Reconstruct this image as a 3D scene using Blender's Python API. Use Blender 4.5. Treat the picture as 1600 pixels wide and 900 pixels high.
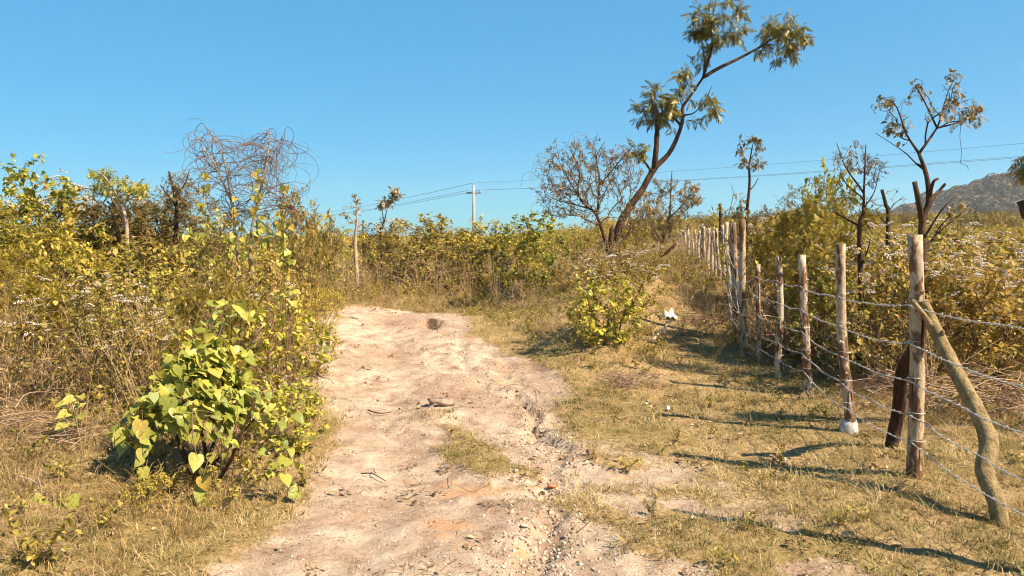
import bpy, math, random
import numpy as np
from mathutils import Vector

R = math.radians
for o in list(bpy.data.objects):
    bpy.data.objects.remove(o)
SC = bpy.context.scene
COL = SC.collection

# ------------------------------------------------------------------ camera
CAM_Z = 1.6
PITCH = R(4.06)
cam_data = bpy.data.cameras.new('camera')
cam_data.lens = 26.0
cam_data.sensor_width = 36.0
cam_data.clip_start = 0.05
cam_data.clip_end = 6000
cam = bpy.data.objects.new('camera', cam_data)
cam.location = (0, 0, CAM_Z)
cam.rotation_euler = (R(90) - PITCH, 0, 0)
COL.objects.link(cam)
SC.camera = cam

# ------------------------------------------------------------------ sky and sun
SUN_EL, SUN_AZ = R(47), math.atan2(0.88, -0.47)     # azimuth measured from +Y towards +X
world = bpy.data.worlds.new('World')
SC.world = world
world.use_nodes = True
wn, wl = world.node_tree.nodes, world.node_tree.links
wn.clear()
w_out = wn.new('ShaderNodeOutputWorld')
w_bg = wn.new('ShaderNodeBackground')
sky = wn.new('ShaderNodeTexSky')
sky.sky_type = 'NISHITA'
sky.sun_disc = False
sky.sun_elevation = SUN_EL
sky.sun_rotation = SUN_AZ
sky.altitude = 0
sky.air_density = 0.6
sky.dust_density = 1.0
sky.ozone_density = 3.0
# the photograph's sky is flatter and more cyan than the raw model: one even tone curve over the whole sky
w_sep = wn.new('ShaderNodeSeparateColor')
w_sep.mode = 'HSV'
w_com = wn.new('ShaderNodeCombineColor')
w_com.mode = 'HSV'
wl.new(sky.outputs['Color'], w_sep.inputs['Color'])


def w_math(op, src, val, dst=None):
    n = wn.new('ShaderNodeMath')
    n.operation = op
    wl.new(src, n.inputs[0])
    n.inputs[1].default_value = val
    if dst is not None:
        wl.new(n.outputs[0], dst)
    return n.outputs[0]


w_math('SUBTRACT', w_sep.outputs[0], 0.026, w_com.inputs[0])
w_math('POWER', w_sep.outputs[1], 0.31, w_com.inputs[1])
w_math('MULTIPLY', w_math('POWER', w_sep.outputs[2], 0.35), 2.1, w_com.inputs[2])
wl.new(w_com.outputs['Color'], w_bg.inputs['Color'])
w_bg.inputs['Strength'].default_value = 0.1
wl.new(w_bg.outputs['Background'], w_out.inputs['Surface'])

sun_data = bpy.data.lights.new('sun', 'SUN')
sun_data.energy = 5.0
sun_data.angle = R(0.53)
sun_data.color = (1.0, 0.865, 0.66)
sun = bpy.data.objects.new('sun', sun_data)
to_sun = Vector((math.sin(SUN_AZ) * math.cos(SUN_EL), math.cos(SUN_AZ) * math.cos(SUN_EL), math.sin(SUN_EL)))
sun.rotation_euler = to_sun.to_track_quat('Z', 'Y').to_euler()
sun.location = (8, -6, 12)
COL.objects.link(sun)

vs = SC.view_settings
vs.view_transform = 'Standard'
vs.look = 'None'
vs.exposure = 1.3
vs.gamma = 1.0
vs.use_curve_mapping = False
SC.render.engine = 'CYCLES'
SC.cycles.max_bounces = 5
SC.cycles.use_adaptive_sampling = True
SC.cycles.adaptive_threshold = 0.02
SC.cycles.diffuse_bounces = 2
SC.cycles.transmission_bounces = 2
SC.cycles.use_denoising = True
SC.cycles.denoising_prefilter = 'ACCURATE'
SC.cycles.denoising_input_passes = 'RGB_ALBEDO_NORMAL'
SC.cycles.filter_width = 1.1

# ------------------------------------------------------------------ numeric helpers
F_PX = 26.0 / 36.0 * 1600.0


def P(px, py, d):
    """World point that lies d metres ahead of the camera along a sight line (1600 x 900 sight lines)."""
    u, v = (px - 800) / F_PX, (450 - py) / F_PX
    fy = math.cos(PITCH) + v * math.sin(PITCH)
    fz = -math.sin(PITCH) + v * math.cos(PITCH)
    k = d / fy
    return np.array([u * k, d, CAM_Z + fz * k])


def PX(px, d):
    return P(px, 450, d)[0]


def sstep(a, b, x):
    t = np.clip((x - a) / (b - a), 0, 1)
    return t * t * (3 - 2 * t)


def vnoise(x, y, seed=0):
    xi, yi = np.floor(x).astype(np.int64), np.floor(y).astype(np.int64)
    xf, yf = x - xi, y - yi

    def h(a, b):
        n = (a * 374761393 + b * 668265263 + seed * 1442695041) & 0xFFFFFFFF
        n = ((n ^ (n >> 13)) * 1274126177) & 0xFFFFFFFF
        n = n ^ (n >> 16)
        return (n & 0xFFFF) / 65535.0
    u, v = xf * xf * (3 - 2 * xf), yf * yf * (3 - 2 * yf)
    a, b, c, d = h(xi, yi), h(xi + 1, yi), h(xi, yi + 1), h(xi + 1, yi + 1)
    return (a * (1 - u) + b * u) * (1 - v) + (c * (1 - u) + d * u) * v


def fbm(x, y, seed=0, octaves=4):
    s, a, t = 0.0, 0.5, 0.0
    for k in range(octaves):
        s = s + a * vnoise(x * 2 ** k, y * 2 ** k, seed + k * 17)
        t += a
        a *= 0.5
    return s / t


def seg_dist(x, y, pts):
    """Distance to a polyline and the parameter along it."""
    best = np.full(np.shape(x), 1e9)
    for (ax, ay), (bx, by) in zip(pts[:-1], pts[1:]):
        dx, dy = bx - ax, by - ay
        t = np.clip(((x - ax) * dx + (y - ay) * dy) / (dx * dx + dy * dy), 0, 1)
        best = np.minimum(best, np.hypot(x - ax - t * dx, y - ay - t * dy))
    return best


TY = [1.0, 2.0, 3.5, 4.3, 5.5, 7.0, 8.0, 9.0, 10.2, 11.3, 11.9, 12.6]
TL = [-1.6, -1.58, -1.5, -1.32, -1.34, -1.75, -2.1, -2.45, -2.65, -2.55, -2.45, -2.3]
TR = [0.8, 0.75, 0.62, 0.5, 0.42, 0.5, 0.45, 0.05, -0.5, -0.85, -0.95, -1.2]
GULLY = [(0.10, 2.2), (0.14, 3.5), (0.2, 4.18), (0.27, 4.78), (0.25, 5.6), (0.18, 6.8), (-0.25, 8.0), (-0.75, 9.5), (-1.12, 10.7)]


def track_mask(x, y):
    n = (fbm(x * 1.6, y * 1.6, 5, 4) - 0.5) * 0.75 + (fbm(x * 7, y * 7, 9, 3) - 0.5) * 0.25
    l, r = np.interp(y, TY, TL), np.interp(y, TY, TR)
    m = sstep(-0.14, 0.16, np.minimum(x - l, r - x) + n)
    m = m * (1 - sstep(12.0, 12.5, y + n * 0.6))
    strip = seg_dist(x, y, [(-0.78, 6.35), (-0.35, 5.6), (0.0, 4.9)])
    m = m * (1 - 0.9 * sstep(0.33, 0.15, strip + n * 0.32))
    for cx, cy, r_ in ((0.80, 5.25, 0.3), (0.62, 4.3, 0.28), (0.75, 3.75, 0.25), (0.52, 3.25, 0.2)):
        m = m * (1 - 0.8 * sstep(r_ + 0.1, r_ - 0.12, np.hypot(x - cx, (y - cy) * 0.8) + n * 0.4))
    worn = sstep(2.0, 0.8, x + n * 1.8) * sstep(6.8, 4.6, y + 0.55 * x - 0.5) * sstep(-1.4, -0.8, x)
    return np.maximum(m, 0.9 * worn * sstep(0.34, 0.54, fbm(x * 2.6, y * 2.6, 33, 4)))


def H(x, y):
    x, y = np.asarray(x, float), np.asarray(y, float)
    z = 0.52 * sstep(9.8, 17.0, y) * sstep(0.4, 2.4, x)
    z = z + 0.22 * sstep(14, 21, y)
    z = z + 0.6 * np.exp(-((x - 1.8) / 1.35) ** 2 - ((y - 14.5) / 3.4) ** 2)
    z = z + 0.36 * np.exp(-((x + 1.7) / 2.1) ** 4) * (sstep(6.6, 11.3, y) - 0.8 * sstep(11.5, 14.2, y))
    z = z + 0.16 * sstep(-1.5, -2.8, x) * sstep(40, 20, y)
    z = z + 0.30 * np.exp(-((x - 1.0) / 0.62) ** 2) * sstep(7.6, 9.2, y) * sstep(14.5, 12, y)
    z = z + (fbm(x * 0.55, y * 0.55, 1, 3) - 0.5) * 0.16 * sstep(1, 4, np.hypot(x, y - 1.5))
    z = z + 7.0 * sstep(60, 420, np.hypot(x, y)) * sstep(-40, 120, x)
    near = sstep(30, 14, np.hypot(x, y))
    m = track_mask(x, y)
    z = z - 0.035 * m * near
    z = z + near * (fbm(x * 3.2, y * 3.2, 2, 4) - 0.5) * (0.045 + 0.012 * m)
    z = z + near * (fbm(x * 13, y * 13, 3, 3) - 0.5) * (0.018 + 0.016 * m)
    rut = np.exp(-(seg_dist(x, y, [(-0.85, 2), (-0.75, 5), (-1.25, 8), (-1.9, 11.0)]) / 0.2) ** 2)
    z = z - 0.03 * rut * m
    wob = (fbm(x * 2.3, y * 2.3, 71, 3) - 0.5) * 0.45
    g = seg_dist(x + wob, y, GULLY)
    z = z - m * sstep(0.13, 0.03, g + (fbm(x * 9, y * 9, 21, 4) - 0.5) * 0.2) * (0.05 + 0.06 * sstep(0.38, 0.66, fbm(x * 1.7 + 3, y * 1.7, 4, 2))) * (1 - 0.55 * sstep(7.2, 8.4, y))
    g2 = seg_dist(x + wob * 0.6, y, [(-0.2, 9.2), (0.1, 7.6), (0.55, 6.4)])
    z = z - sstep(0.12, 0.04, g2 + (fbm(x * 7, y * 7, 22, 3) - 0.5) * 0.2) * 0.03 * sstep(9.6, 8.6, y)
    pit = np.hypot((x + 1.15) / 0.2, (y - 10.8) / 0.3) + (fbm(x * 9, y * 9, 6, 2) - 0.5) * 0.7
    z = z - 0.09 * sstep(1.0, 0.4, pit)
    hump = np.hypot((x + 0.72) / 0.22, (y - 6.55) / 0.2)
    z = z + 0.05 * sstep(1.2, 0.3, hump)
    return z


def Hs(x, y):
    return float(H(np.array([x]), np.array([y]))[0])


# ------------------------------------------------------------------ materials
def new_mat(name):
    m = bpy.data.materials.new(name)
    m.use_nodes = True
    nt = m.node_tree
    return m, nt, nt.nodes, nt.links, nt.nodes['Principled BSDF']


def ramp(nodes, stops):
    r = nodes.new('ShaderNodeValToRGB')
    el = r.color_ramp.elements
    while len(el) < len(stops):
        el.new(0.5)
    for e, (p, c) in zip(el, stops):
        e.position = p
        e.color = (*c, 1)
    return r


def leaf_mat(name, stops, trans=0.4, rough=0.55, spread=0.25, spec=0.3):
    """Leaf colour from a per-leaf attribute, with some light let through the blade."""
    m, nt, N, L, b = new_mat(name)
    at = N.new('ShaderNodeAttribute')
    at.attribute_name = 'tint'
    oi = N.new('ShaderNodeObjectInfo')
    ma = N.new('ShaderNodeMath')
    ma.operation = 'MULTIPLY_ADD'
    ma.inputs[1].default_value = spread
    L.new(oi.outputs['Random'], ma.inputs[0])
    L.new(at.outputs['Fac'], ma.inputs[2])
    su = N.new('ShaderNodeMath')
    su.operation = 'SUBTRACT'
    su.use_clamp = True
    su.inputs[1].default_value = spread * 0.5
    L.new(ma.outputs[0], su.inputs[0])
    r = ramp(N, stops)
    L.new(su.outputs[0], r.inputs['Fac'])
    L.new(r.outputs['Color'], b.inputs['Base Color'])
    b.inputs['Roughness'].default_value = rough
    b.inputs['Specular IOR Level'].default_value = spec
    if trans > 0:
        tr = N.new('ShaderNodeBsdfTranslucent')
        L.new(r.outputs['Color'], tr.inputs['Color'])
        mx = N.new('ShaderNodeMixShader')
        mx.inputs['Fac'].default_value = trans
        L.new(b.outputs['BSDF'], mx.inputs[1])
        L.new(tr.outputs['BSDF'], mx.inputs[2])
        L.new(mx.outputs['Shader'], N['Material Output'].inputs['Surface'])
    return m


def noise_mat(name, stops, scale=8.0, detail=6.0, rough=0.9, stretch=(1, 1, 1), bump=0.3, spec=0.15, dist=0.02, metallic=0.0):
    m, nt, N, L, b = new_mat(name)
    tc = N.new('ShaderNodeTexCoord')
    mp = N.new('ShaderNodeMapping')
    mp.inputs['Scale'].default_value = stretch
    L.new(tc.outputs['Object'], mp.inputs['Vector'])
    n = N.new('ShaderNodeTexNoise')
    n.inputs['Scale'].default_value = scale
    n.inputs['Detail'].default_value = detail
    n.inputs['Roughness'].default_value = 0.65
    L.new(mp.outputs['Vector'], n.inputs['Vector'])
    r = ramp(N, stops)
    L.new(n.outputs['Fac'], r.inputs['Fac'])
    L.new(r.outputs['Color'], b.inputs['Base Color'])
    b.inputs['Roughness'].default_value = rough
    b.inputs['Specular IOR Level'].default_value = spec
    b.inputs['Metallic'].default_value = metallic
    if bump:
        bp = N.new('ShaderNodeBump')
        bp.inputs['Strength'].default_value = bump
        bp.inputs['Distance'].default_value = dist
        L.new(n.outputs['Fac'], bp.inputs['Height'])
        L.new(bp.outputs['Normal'], b.inputs['Normal'])
    return m


M = {}
M['leaf_shrub'] = leaf_mat('leaf_shrub', [(0.0, (0.134, 0.112, 0.015)), (0.4, (0.370, 0.303, 0.040)), (0.75, (0.616, 0.472, 0.077)), (1.0, (0.582, 0.371, 0.110))], spread=0.45)
M['leaf_olive'] = leaf_mat('leaf_olive', [(0.0, (0.090, 0.076, 0.013)), (0.45, (0.269, 0.212, 0.035)), (0.8, (0.470, 0.339, 0.072)), (1.0, (0.470, 0.276, 0.110))], spread=0.45)
M['leaf_flower'] = leaf_mat('leaf_flower', [(0.0, (0.134, 0.101, 0.020)), (0.4, (0.336, 0.249, 0.044)), (0.75, (0.560, 0.392, 0.088)), (1.0, (0.515, 0.297, 0.110))], spread=0.45)
M['leaf_thorn'] = leaf_mat('leaf_thorn', [(0.0, (0.075, 0.055, 0.014)), (0.5, (0.20, 0.135, 0.03)), (1.0, (0.36, 0.24, 0.065))], trans=0.2)
M['leaf_feather'] = leaf_mat('leaf_feather', [(0.0, (0.14, 0.115, 0.012)), (0.5, (0.32, 0.235, 0.024)), (1.0, (0.50, 0.34, 0.06))], trans=0.3)
M['leaf_heart'] = leaf_mat('leaf_heart', [(0.0, (0.121, 0.137, 0.015)), (0.45, (0.396, 0.383, 0.065)), (0.8, (0.572, 0.473, 0.100)), (1.0, (0.616, 0.399, 0.080))], trans=0.38, rough=0.42, spec=0.35, spread=0.0)
M['leaf_vine'] = leaf_mat('leaf_vine', [(0.0, (0.131, 0.162, 0.023)), (0.45, (0.400, 0.365, 0.049)), (0.8, (0.708, 0.583, 0.097)), (1.0, (0.800, 0.551, 0.130))], rough=0.45)
M['leaf_neem'] = leaf_mat('leaf_neem', [(0.0, (0.067, 0.066, 0.010)), (0.5, (0.209, 0.180, 0.024)), (0.85, (0.361, 0.276, 0.060)), (1.0, (0.475, 0.350, 0.140))], trans=0.25, rough=0.4, spec=0.5)
M['leaf_pale'] = leaf_mat('leaf_pale', [(0.0, (0.13, 0.095, 0.03)), (0.5, (0.31, 0.225, 0.085)), (1.0, (0.52, 0.37, 0.20))], trans=0.25)
M['grass_dry'] = leaf_mat('grass_dry', [(0.0, (0.130, 0.087, 0.025)), (0.4, (0.300, 0.190, 0.068)), (0.75, (0.470, 0.309, 0.141)), (1.0, (0.640, 0.456, 0.272))], trans=0.25, rough=0.6, spread=0.35)
M['grass_turf'] = leaf_mat('grass_turf', [(0.0, (0.105, 0.090, 0.020)), (0.42, (0.265, 0.208, 0.056)), (0.8, (0.46, 0.325, 0.14)), (1.0, (0.61, 0.45, 0.24))], trans=0.25, rough=0.6, spread=0.5)
M['weed'] = leaf_mat('weed', [(0.0, (0.11, 0.09, 0.016)), (0.5, (0.29, 0.225, 0.038)), (1.0, (0.48, 0.34, 0.09))], trans=0.3, spread=0.5)
M['petal'] = leaf_mat('petal', [(0.0, (0.42, 0.33, 0.24)), (1.0, (0.66, 0.58, 0.50))], trans=0.15, rough=0.8)
M['dead_leaf'] = leaf_mat('dead_leaf', [(0.0, (0.12, 0.06, 0.025)), (0.5, (0.28, 0.17, 0.08)), (1.0, (0.5, 0.36, 0.2))], trans=0.15, spread=0.5)
M['stem'] = noise_mat('stem', [(0.3, (0.085, 0.050, 0.028)), (0.6, (0.20, 0.13, 0.08)), (0.8, (0.36, 0.26, 0.17))], scale=6, bump=0)
M['stem_pale'] = noise_mat('stem_pale', [(0.3, (0.22, 0.14, 0.085)), (0.7, (0.50, 0.38, 0.26))], scale=9, bump=0)
M['stem_dark'] = noise_mat('stem_dark', [(0.3, (0.028, 0.014, 0.007)), (0.7, (0.096, 0.052, 0.028))], scale=9, bump=0.3)
M['stem_red'] = noise_mat('stem_red', [(0.3, (0.13, 0.06, 0.04)), (0.7, (0.36, 0.20, 0.14))], scale=9, bump=0)
M['bark'] = noise_mat('bark', [(0.3, (0.030, 0.016, 0.008)), (0.55, (0.090, 0.051, 0.027)), (0.75, (0.162, 0.099, 0.054))], scale=14, stretch=(1, 1, 0.25), bump=1.0, dist=0.06)
M['bark_pale'] = noise_mat('bark_pale', [(0.3, (0.24, 0.15, 0.09)), (0.7, (0.50, 0.36, 0.24))], scale=14, stretch=(1, 1, 0.25), bump=0.6)
M['bark_green'] = noise_mat('bark_green', [(0.25, (0.14, 0.09, 0.04)), (0.5, (0.27, 0.19, 0.09)), (0.75, (0.39, 0.29, 0.15))], scale=20, stretch=(1, 1, 0.6), bump=1.0, dist=0.04)
M['bark_black'] = noise_mat('bark_black', [(0.3, (0.018, 0.009, 0.006)), (0.7, (0.075, 0.038, 0.022))], scale=22, stretch=(1, 1, 0.4), bump=0.8)
M['brush'] = noise_mat('brush', [(0.3, (0.20, 0.11, 0.065)), (0.7, (0.48, 0.33, 0.22))], scale=5, bump=0)
M['wire'] = noise_mat('wire', [(0.3, (0.42, 0.38, 0.33)), (0.7, (0.72, 0.68, 0.62))], scale=60, rough=0.45, bump=0, metallic=0.3, spec=0.5)
M['cable'] = noise_mat('cable', [(0.3, (0.14, 0.17, 0.20)), (0.7, (0.18, 0.21, 0.24))], scale=2, rough=0.6, bump=0)
M['concrete'] = noise_mat('concrete', [(0.3, (0.344, 0.312, 0.277)), (0.7, (0.607, 0.568, 0.524))], scale=30, bump=0.6)
M['pole'] = noise_mat('pole', [(0.3, (0.315, 0.270, 0.225)), (0.7, (0.450, 0.398, 0.338))], scale=6, bump=0.2)
M['steel'] = noise_mat('steel', [(0.3, (0.12, 0.11, 0.10)), (0.7, (0.2, 0.18, 0.16))], scale=6, rough=0.6, bump=0)
M['sack'] = noise_mat('sack', [(0.3, (0.40, 0.36, 0.28)), (0.7, (0.62, 0.58, 0.50))], scale=12, rough=0.6, bump=0.2)
M['stone'] = noise_mat('stone', [(0.3, (0.34, 0.23, 0.15)), (0.55, (0.55, 0.41, 0.28)), (0.8, (0.72, 0.58, 0.43))], scale=9, bump=0.5)
M['slab'] = noise_mat('slab', [(0.3, (0.17, 0.115, 0.08)), (0.55, (0.31, 0.225, 0.16)), (0.8, (0.45, 0.35, 0.26))], scale=14, bump=0.7)
M['gravel'] = leaf_mat('gravel', [(0.0, (0.14, 0.085, 0.055)), (0.5, (0.36, 0.26, 0.18)), (1.0, (0.56, 0.46, 0.35))], trans=0.0, rough=0.95, spread=1.0, spec=0.1)
M['brick_red'] = noise_mat('brick_red', [(0.3, (0.42, 0.13, 0.06)), (0.7, (0.58, 0.24, 0.12))], scale=20, bump=0.4)
M['woods'] = leaf_mat('woods', [(0.0, (0.044, 0.035, 0.015)), (0.5, (0.106, 0.078, 0.031)), (1.0, (0.237, 0.162, 0.064))], trans=0.0, rough=0.9, spread=0.7)


def post_mat(name, wood, barkc, pale, cover):
    """Rough cut pole: pale peeled wood with patches of bark still on it."""
    m, nt, N, L, b = new_mat(name)
    tc = N.new('ShaderNodeTexCoord')
    oi = N.new('ShaderNodeObjectInfo')
    ad = N.new('ShaderNodeVectorMath')
    ad.operation = 'ADD'
    L.new(tc.outputs['Object'], ad.inputs[0])
    L.new(oi.outputs['Location'], ad.inputs[1])
    mp = N.new('ShaderNodeMapping')
    mp.inputs['Scale'].default_value = (1, 1, 0.45)
    L.new(ad.outputs[0], mp.inputs['Vector'])
    n1 = N.new('ShaderNodeTexNoise')
    n1.inputs['Scale'].default_value = 11
    n1.inputs['Detail'].default_value = 5
    n1.inputs['Roughness'].default_value = 0.6
    L.new(mp.outputs['Vector'], n1.inputs['Vector'])
    n2 = N.new('ShaderNodeTexNoise')
    n2.inputs['Scale'].default_value = 60
    n2.inputs['Detail'].default_value = 4
    L.new(mp.outputs['Vector'], n2.inputs['Vector'])
    r1 = ramp(N, [(0.3, wood), (0.7, pale)])
    L.new(n2.outputs['Fac'], r1.inputs['Fac'])
    r2 = ramp(N, [(0.3, tuple(c * 0.6 for c in barkc)), (0.7, barkc)])
    L.new(n2.outputs['Fac'], r2.inputs['Fac'])
    st = ramp(N, [(cover - 0.03, (0, 0, 0)), (cover + 0.03, (1, 1, 1))])
    L.new(n1.outputs['Fac'], st.inputs['Fac'])
    mx = N.new('ShaderNodeMix')
    mx.data_type = 'RGBA'
    L.new(st.outputs['Color'], mx.inputs['Factor'])
    L.new(r1.outputs['Color'], mx.inputs['A'])
    L.new(r2.outputs['Color'], mx.inputs['B'])
    mp3 = N.new('ShaderNodeMapping')
    mp3.inputs['Scale'].default_value = (1, 1, 0.05)
    L.new(ad.outputs[0], mp3.inputs['Vector'])
    n3 = N.new('ShaderNodeTexNoise')
    n3.inputs['Scale'].default_value = 42
    n3.inputs['Detail'].default_value = 3
    L.new(mp3.outputs['Vector'], n3.inputs['Vector'])
    crack = ramp(N, [(0.33, (0.12, 0.08, 0.06)), (0.39, (1, 1, 1))])
    L.new(n3.outputs['Fac'], crack.inputs['Fac'])
    cm = N.new('ShaderNodeMix')
    cm.data_type = 'RGBA'
    cm.blend_type = 'MULTIPLY'
    cm.inputs['Factor'].default_value = 1.0
    L.new(mx.outputs['Result'], cm.inputs['A'])
    L.new(crack.outputs['Color'], cm.inputs['B'])
    L.new(cm.outputs['Result'], b.inputs['Base Color'])
    b.inputs['Roughness'].default_value = 0.85
    b.inputs['Specular IOR Level'].default_value = 0.2
    sm = N.new('ShaderNodeMath')
    sm.operation = 'ADD'
    L.new(st.outputs['Color'], sm.inputs[0])
    L.new(n2.outputs['Fac'], sm.inputs[1])
    bp = N.new('ShaderNodeBump')
    bp.inputs['Strength'].default_value = 0.7
    bp.inputs['Distance'].default_value = 0.006
    L.new(sm.outputs[0], bp.inputs['Height'])
    L.new(bp.outputs['Normal'], b.inputs['Normal'])
    return m


M['post'] = post_mat('post', (0.30, 0.20, 0.12), (0.19, 0.10, 0.05), (0.50, 0.38, 0.255), 0.53)
M['post_pale'] = post_mat('post_pale', (0.36, 0.25, 0.165), (0.22, 0.13, 0.08), (0.54, 0.42, 0.31), 0.58)
M['post_brown'] = post_mat('post_brown', (0.46, 0.32, 0.21), (0.23, 0.115, 0.06), (0.60, 0.46, 0.33), 0.50)


def ground_mat():
    m, nt, N, L, b = new_mat('ground')
    tc = N.new('ShaderNodeTexCoord')

    def noise(scale, detail=6, rough=0.6, dist=0.0):
        n = N.new('ShaderNodeTexNoise')
        n.inputs['Scale'].default_value = scale
        n.inputs['Detail'].default_value = detail
        n.inputs['Roughness'].default_value = rough
        n.inputs['Distortion'].default_value = dist
        L.new(tc.outputs['Object'], n.inputs['Vector'])
        return n

    def mix(f, a, bb, fac_const=None):
        x = N.new('ShaderNodeMix')
        x.data_type = 'RGBA'
        if fac_const is None:
            L.new(f, x.inputs['Factor'])
        else:
            x.inputs['Factor'].default_value = fac_const
        L.new(a, x.inputs['A'])
        L.new(bb, x.inputs['B'])
        return x.outputs['Result']
    at = N.new('ShaderNodeAttribute')
    at.attribute_name = 'dirt'
    ar = N.new('ShaderNodeAttribute')
    ar.attribute_name = 'red'
    # bare earth: pale sand, pinkish loam, small dark crumbs
    n_big, n_mid, n_fine, n_grain = noise(0.9, 5), noise(4.5, 7, 0.65, 0.4), noise(26, 6, 0.7), noise(150, 3, 0.7)
    sand = ramp(N, [(0.30, (0.23, 0.14, 0.09)), (0.44, (0.375, 0.265, 0.182)), (0.58, (0.495, 0.373, 0.27)), (0.76, (0.575, 0.465, 0.355))])
    L.new(n_mid.outputs['Fac'], sand.inputs['Fac'])
    loam = ramp(N, [(0.3, (0.20, 0.115, 0.07)), (0.55, (0.36, 0.24, 0.16)), (0.8, (0.49, 0.365, 0.265))])
    L.new(n_fine.outputs['Fac'], loam.inputs['Fac'])
    fb = ramp(N, [(0.46, (0, 0, 0)), (0.66, (1, 1, 1))])
    L.new(n_big.outputs['Fac'], fb.inputs['Fac'])
    earth = mix(fb.outputs['Color'], sand.outputs['Color'], loam.outputs['Color'])
    crumbs = ramp(N, [(0.33, (0.34, 0.26, 0.20)), (0.44, (1, 1, 1))])
    L.new(n_grain.outputs['Fac'], crumbs.inputs['Fac'])
    mu = N.new('ShaderNodeMix')
    mu.data_type = 'RGBA'
    mu.blend_type = 'MULTIPLY'
    mu.inputs['Factor'].default_value = 0.75
    L.new(earth, mu.inputs['A'])
    L.new(crumbs.outputs['Color'], mu.inputs['B'])
    n_sp = noise(52, 3, 0.6)
    specks = ramp(N, [(0.30, (0.30, 0.21, 0.15)), (0.38, (1, 1, 1))])
    L.new(n_sp.outputs['Fac'], specks.inputs['Fac'])
    mu2 = N.new('ShaderNodeMix')
    mu2.data_type = 'RGBA'
    mu2.blend_type = 'MULTIPLY'
    mu2.inputs['Factor'].default_value = 0.8
    L.new(mu.outputs['Result'], mu2.inputs['A'])
    L.new(specks.outputs['Color'], mu2.inputs['B'])
    mu = mu2
    red = ramp(N, [(0.3, (0.40, 0.22, 0.12)), (0.7, (0.52, 0.32, 0.19))])
    L.new(n_mid.outputs['Fac'], red.inputs['Fac'])
    earth = mix(ar.outputs['Fac'], mu.outputs['Result'], red.outputs['Color'])
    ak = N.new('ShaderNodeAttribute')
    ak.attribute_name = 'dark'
    pit_dark = ramp(N, [(0.3, (0.03, 0.016, 0.009)), (0.7, (0.13, 0.078, 0.046))])  # dark brown painted into the shallow pit so it reads as a hole
    L.new(n_fine.outputs['Fac'], pit_dark.inputs['Fac'])
    earth = mix(ak.outputs['Fac'], earth, pit_dark.outputs['Color'])
    # soil under the grass: thatch and dry litter
    thatch = ramp(N, [(0.28, (0.14, 0.085, 0.035)), (0.5, (0.31, 0.205, 0.095)), (0.72, (0.48, 0.335, 0.175))])
    L.new(n_fine.outputs['Fac'], thatch.inputs['Fac'])
    green = ramp(N, [(0.3, (0.13, 0.095, 0.03)), (0.7, (0.33, 0.235, 0.085))])
    L.new(n_fine.outputs['Fac'], green.inputs['Fac'])
    soil = mix(fb.outputs['Color'], thatch.outputs['Color'], green.outputs['Color'])
    ad = N.new('ShaderNodeMath')
    ad.operation = 'ADD'
    L.new(at.outputs['Fac'], ad.inputs[0])
    sc = N.new('ShaderNodeMath')
    sc.operation = 'MULTIPLY_ADD'
    sc.inputs[1].default_value = 0.9
    sc.inputs[2].default_value = -0.45
    L.new(n_fine.outputs['Fac'], sc.inputs[0])
    L.new(sc.outputs[0], ad.inputs[1])
    edge = ramp(N, [(0.30, (0, 0, 0)), (0.62, (1, 1, 1))])
    L.new(ad.outputs[0], edge.inputs['Fac'])
    L.new(mix(edge.outputs['Color'], soil, earth), b.inputs['Base Color'])
    b.inputs['Roughness'].default_value = 0.95
    b.inputs['Specular IOR Level'].default_value = 0.08
    h = N.new('ShaderNodeMath')
    h.operation = 'MULTIPLY_ADD'
    h.inputs[1].default_value = 0.35
    L.new(n_grain.outputs['Fac'], h.inputs[0])
    L.new(n_fine.outputs['Fac'], h.inputs[2])
    h2 = N.new('ShaderNodeMath')
    h2.operation = 'MULTIPLY_ADD'
    h2.inputs[1].default_value = 1.2
    L.new(n_mid.outputs['Fac'], h2.inputs[0])
    L.new(h.outputs[0], h2.inputs[2])
    bp = N.new('ShaderNodeBump')
    bp.inputs['Strength'].default_value = 0.8
    bp.inputs['Distance'].default_value = 0.03
    L.new(h2.outputs[0], bp.inputs['Height'])
    L.new(bp.outputs['Normal'], b.inputs['Normal'])
    return m


M['ground'] = ground_mat()

# ------------------------------------------------------------------ mesh helpers


def np_mesh(name, V, faces, mat, tint=None, smooth=False, extra=None):
    """faces: list of (n,k) index arrays."""
    me = bpy.data.meshes.new(name)
    V = np.asarray(V, np.float32)
    me.vertices.add(len(V))
    me.vertices.foreach_set('co', V.ravel())
    loops = np.concatenate([f.ravel() for f in faces]).astype(np.int32)
    sizes = np.concatenate([np.full(len(f), f.shape[1]) for f in faces])
    me.loops.add(len(loops))
    me.loops.foreach_set('vertex_index', loops)
    me.polygons.add(len(sizes))
    me.polygons.foreach_set('loop_start', np.concatenate([[0], np.cumsum(sizes)[:-1]]).astype(np.int32))
    if smooth:
        me.polygons.foreach_set('use_smooth', np.ones(len(sizes), bool))
    if tint is not None:
        a = me.attributes.new('tint', 'FLOAT', 'POINT')
        a.data.foreach_set('value', np.asarray(tint, np.float32))
    for k, v in (extra or {}).items():
        a = me.attributes.new(k, 'FLOAT', 'POINT')
        a.data.foreach_set('value', np.asarray(v, np.float32))
    if mat is not None:
        me.materials.append(mat)
    me.update(calc_edges=True)
    return me


def unit(v):
    v = np.asarray(v, float)
    return v / np.maximum(np.linalg.norm(v, axis=-1, keepdims=True), 1e-9)


# leaf templates: base at the origin, blade along +Y, upper side +Z: (verts, [faces])
def T(v, *fs):
    return np.array(v, float), [np.array(f) for f in fs]


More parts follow.
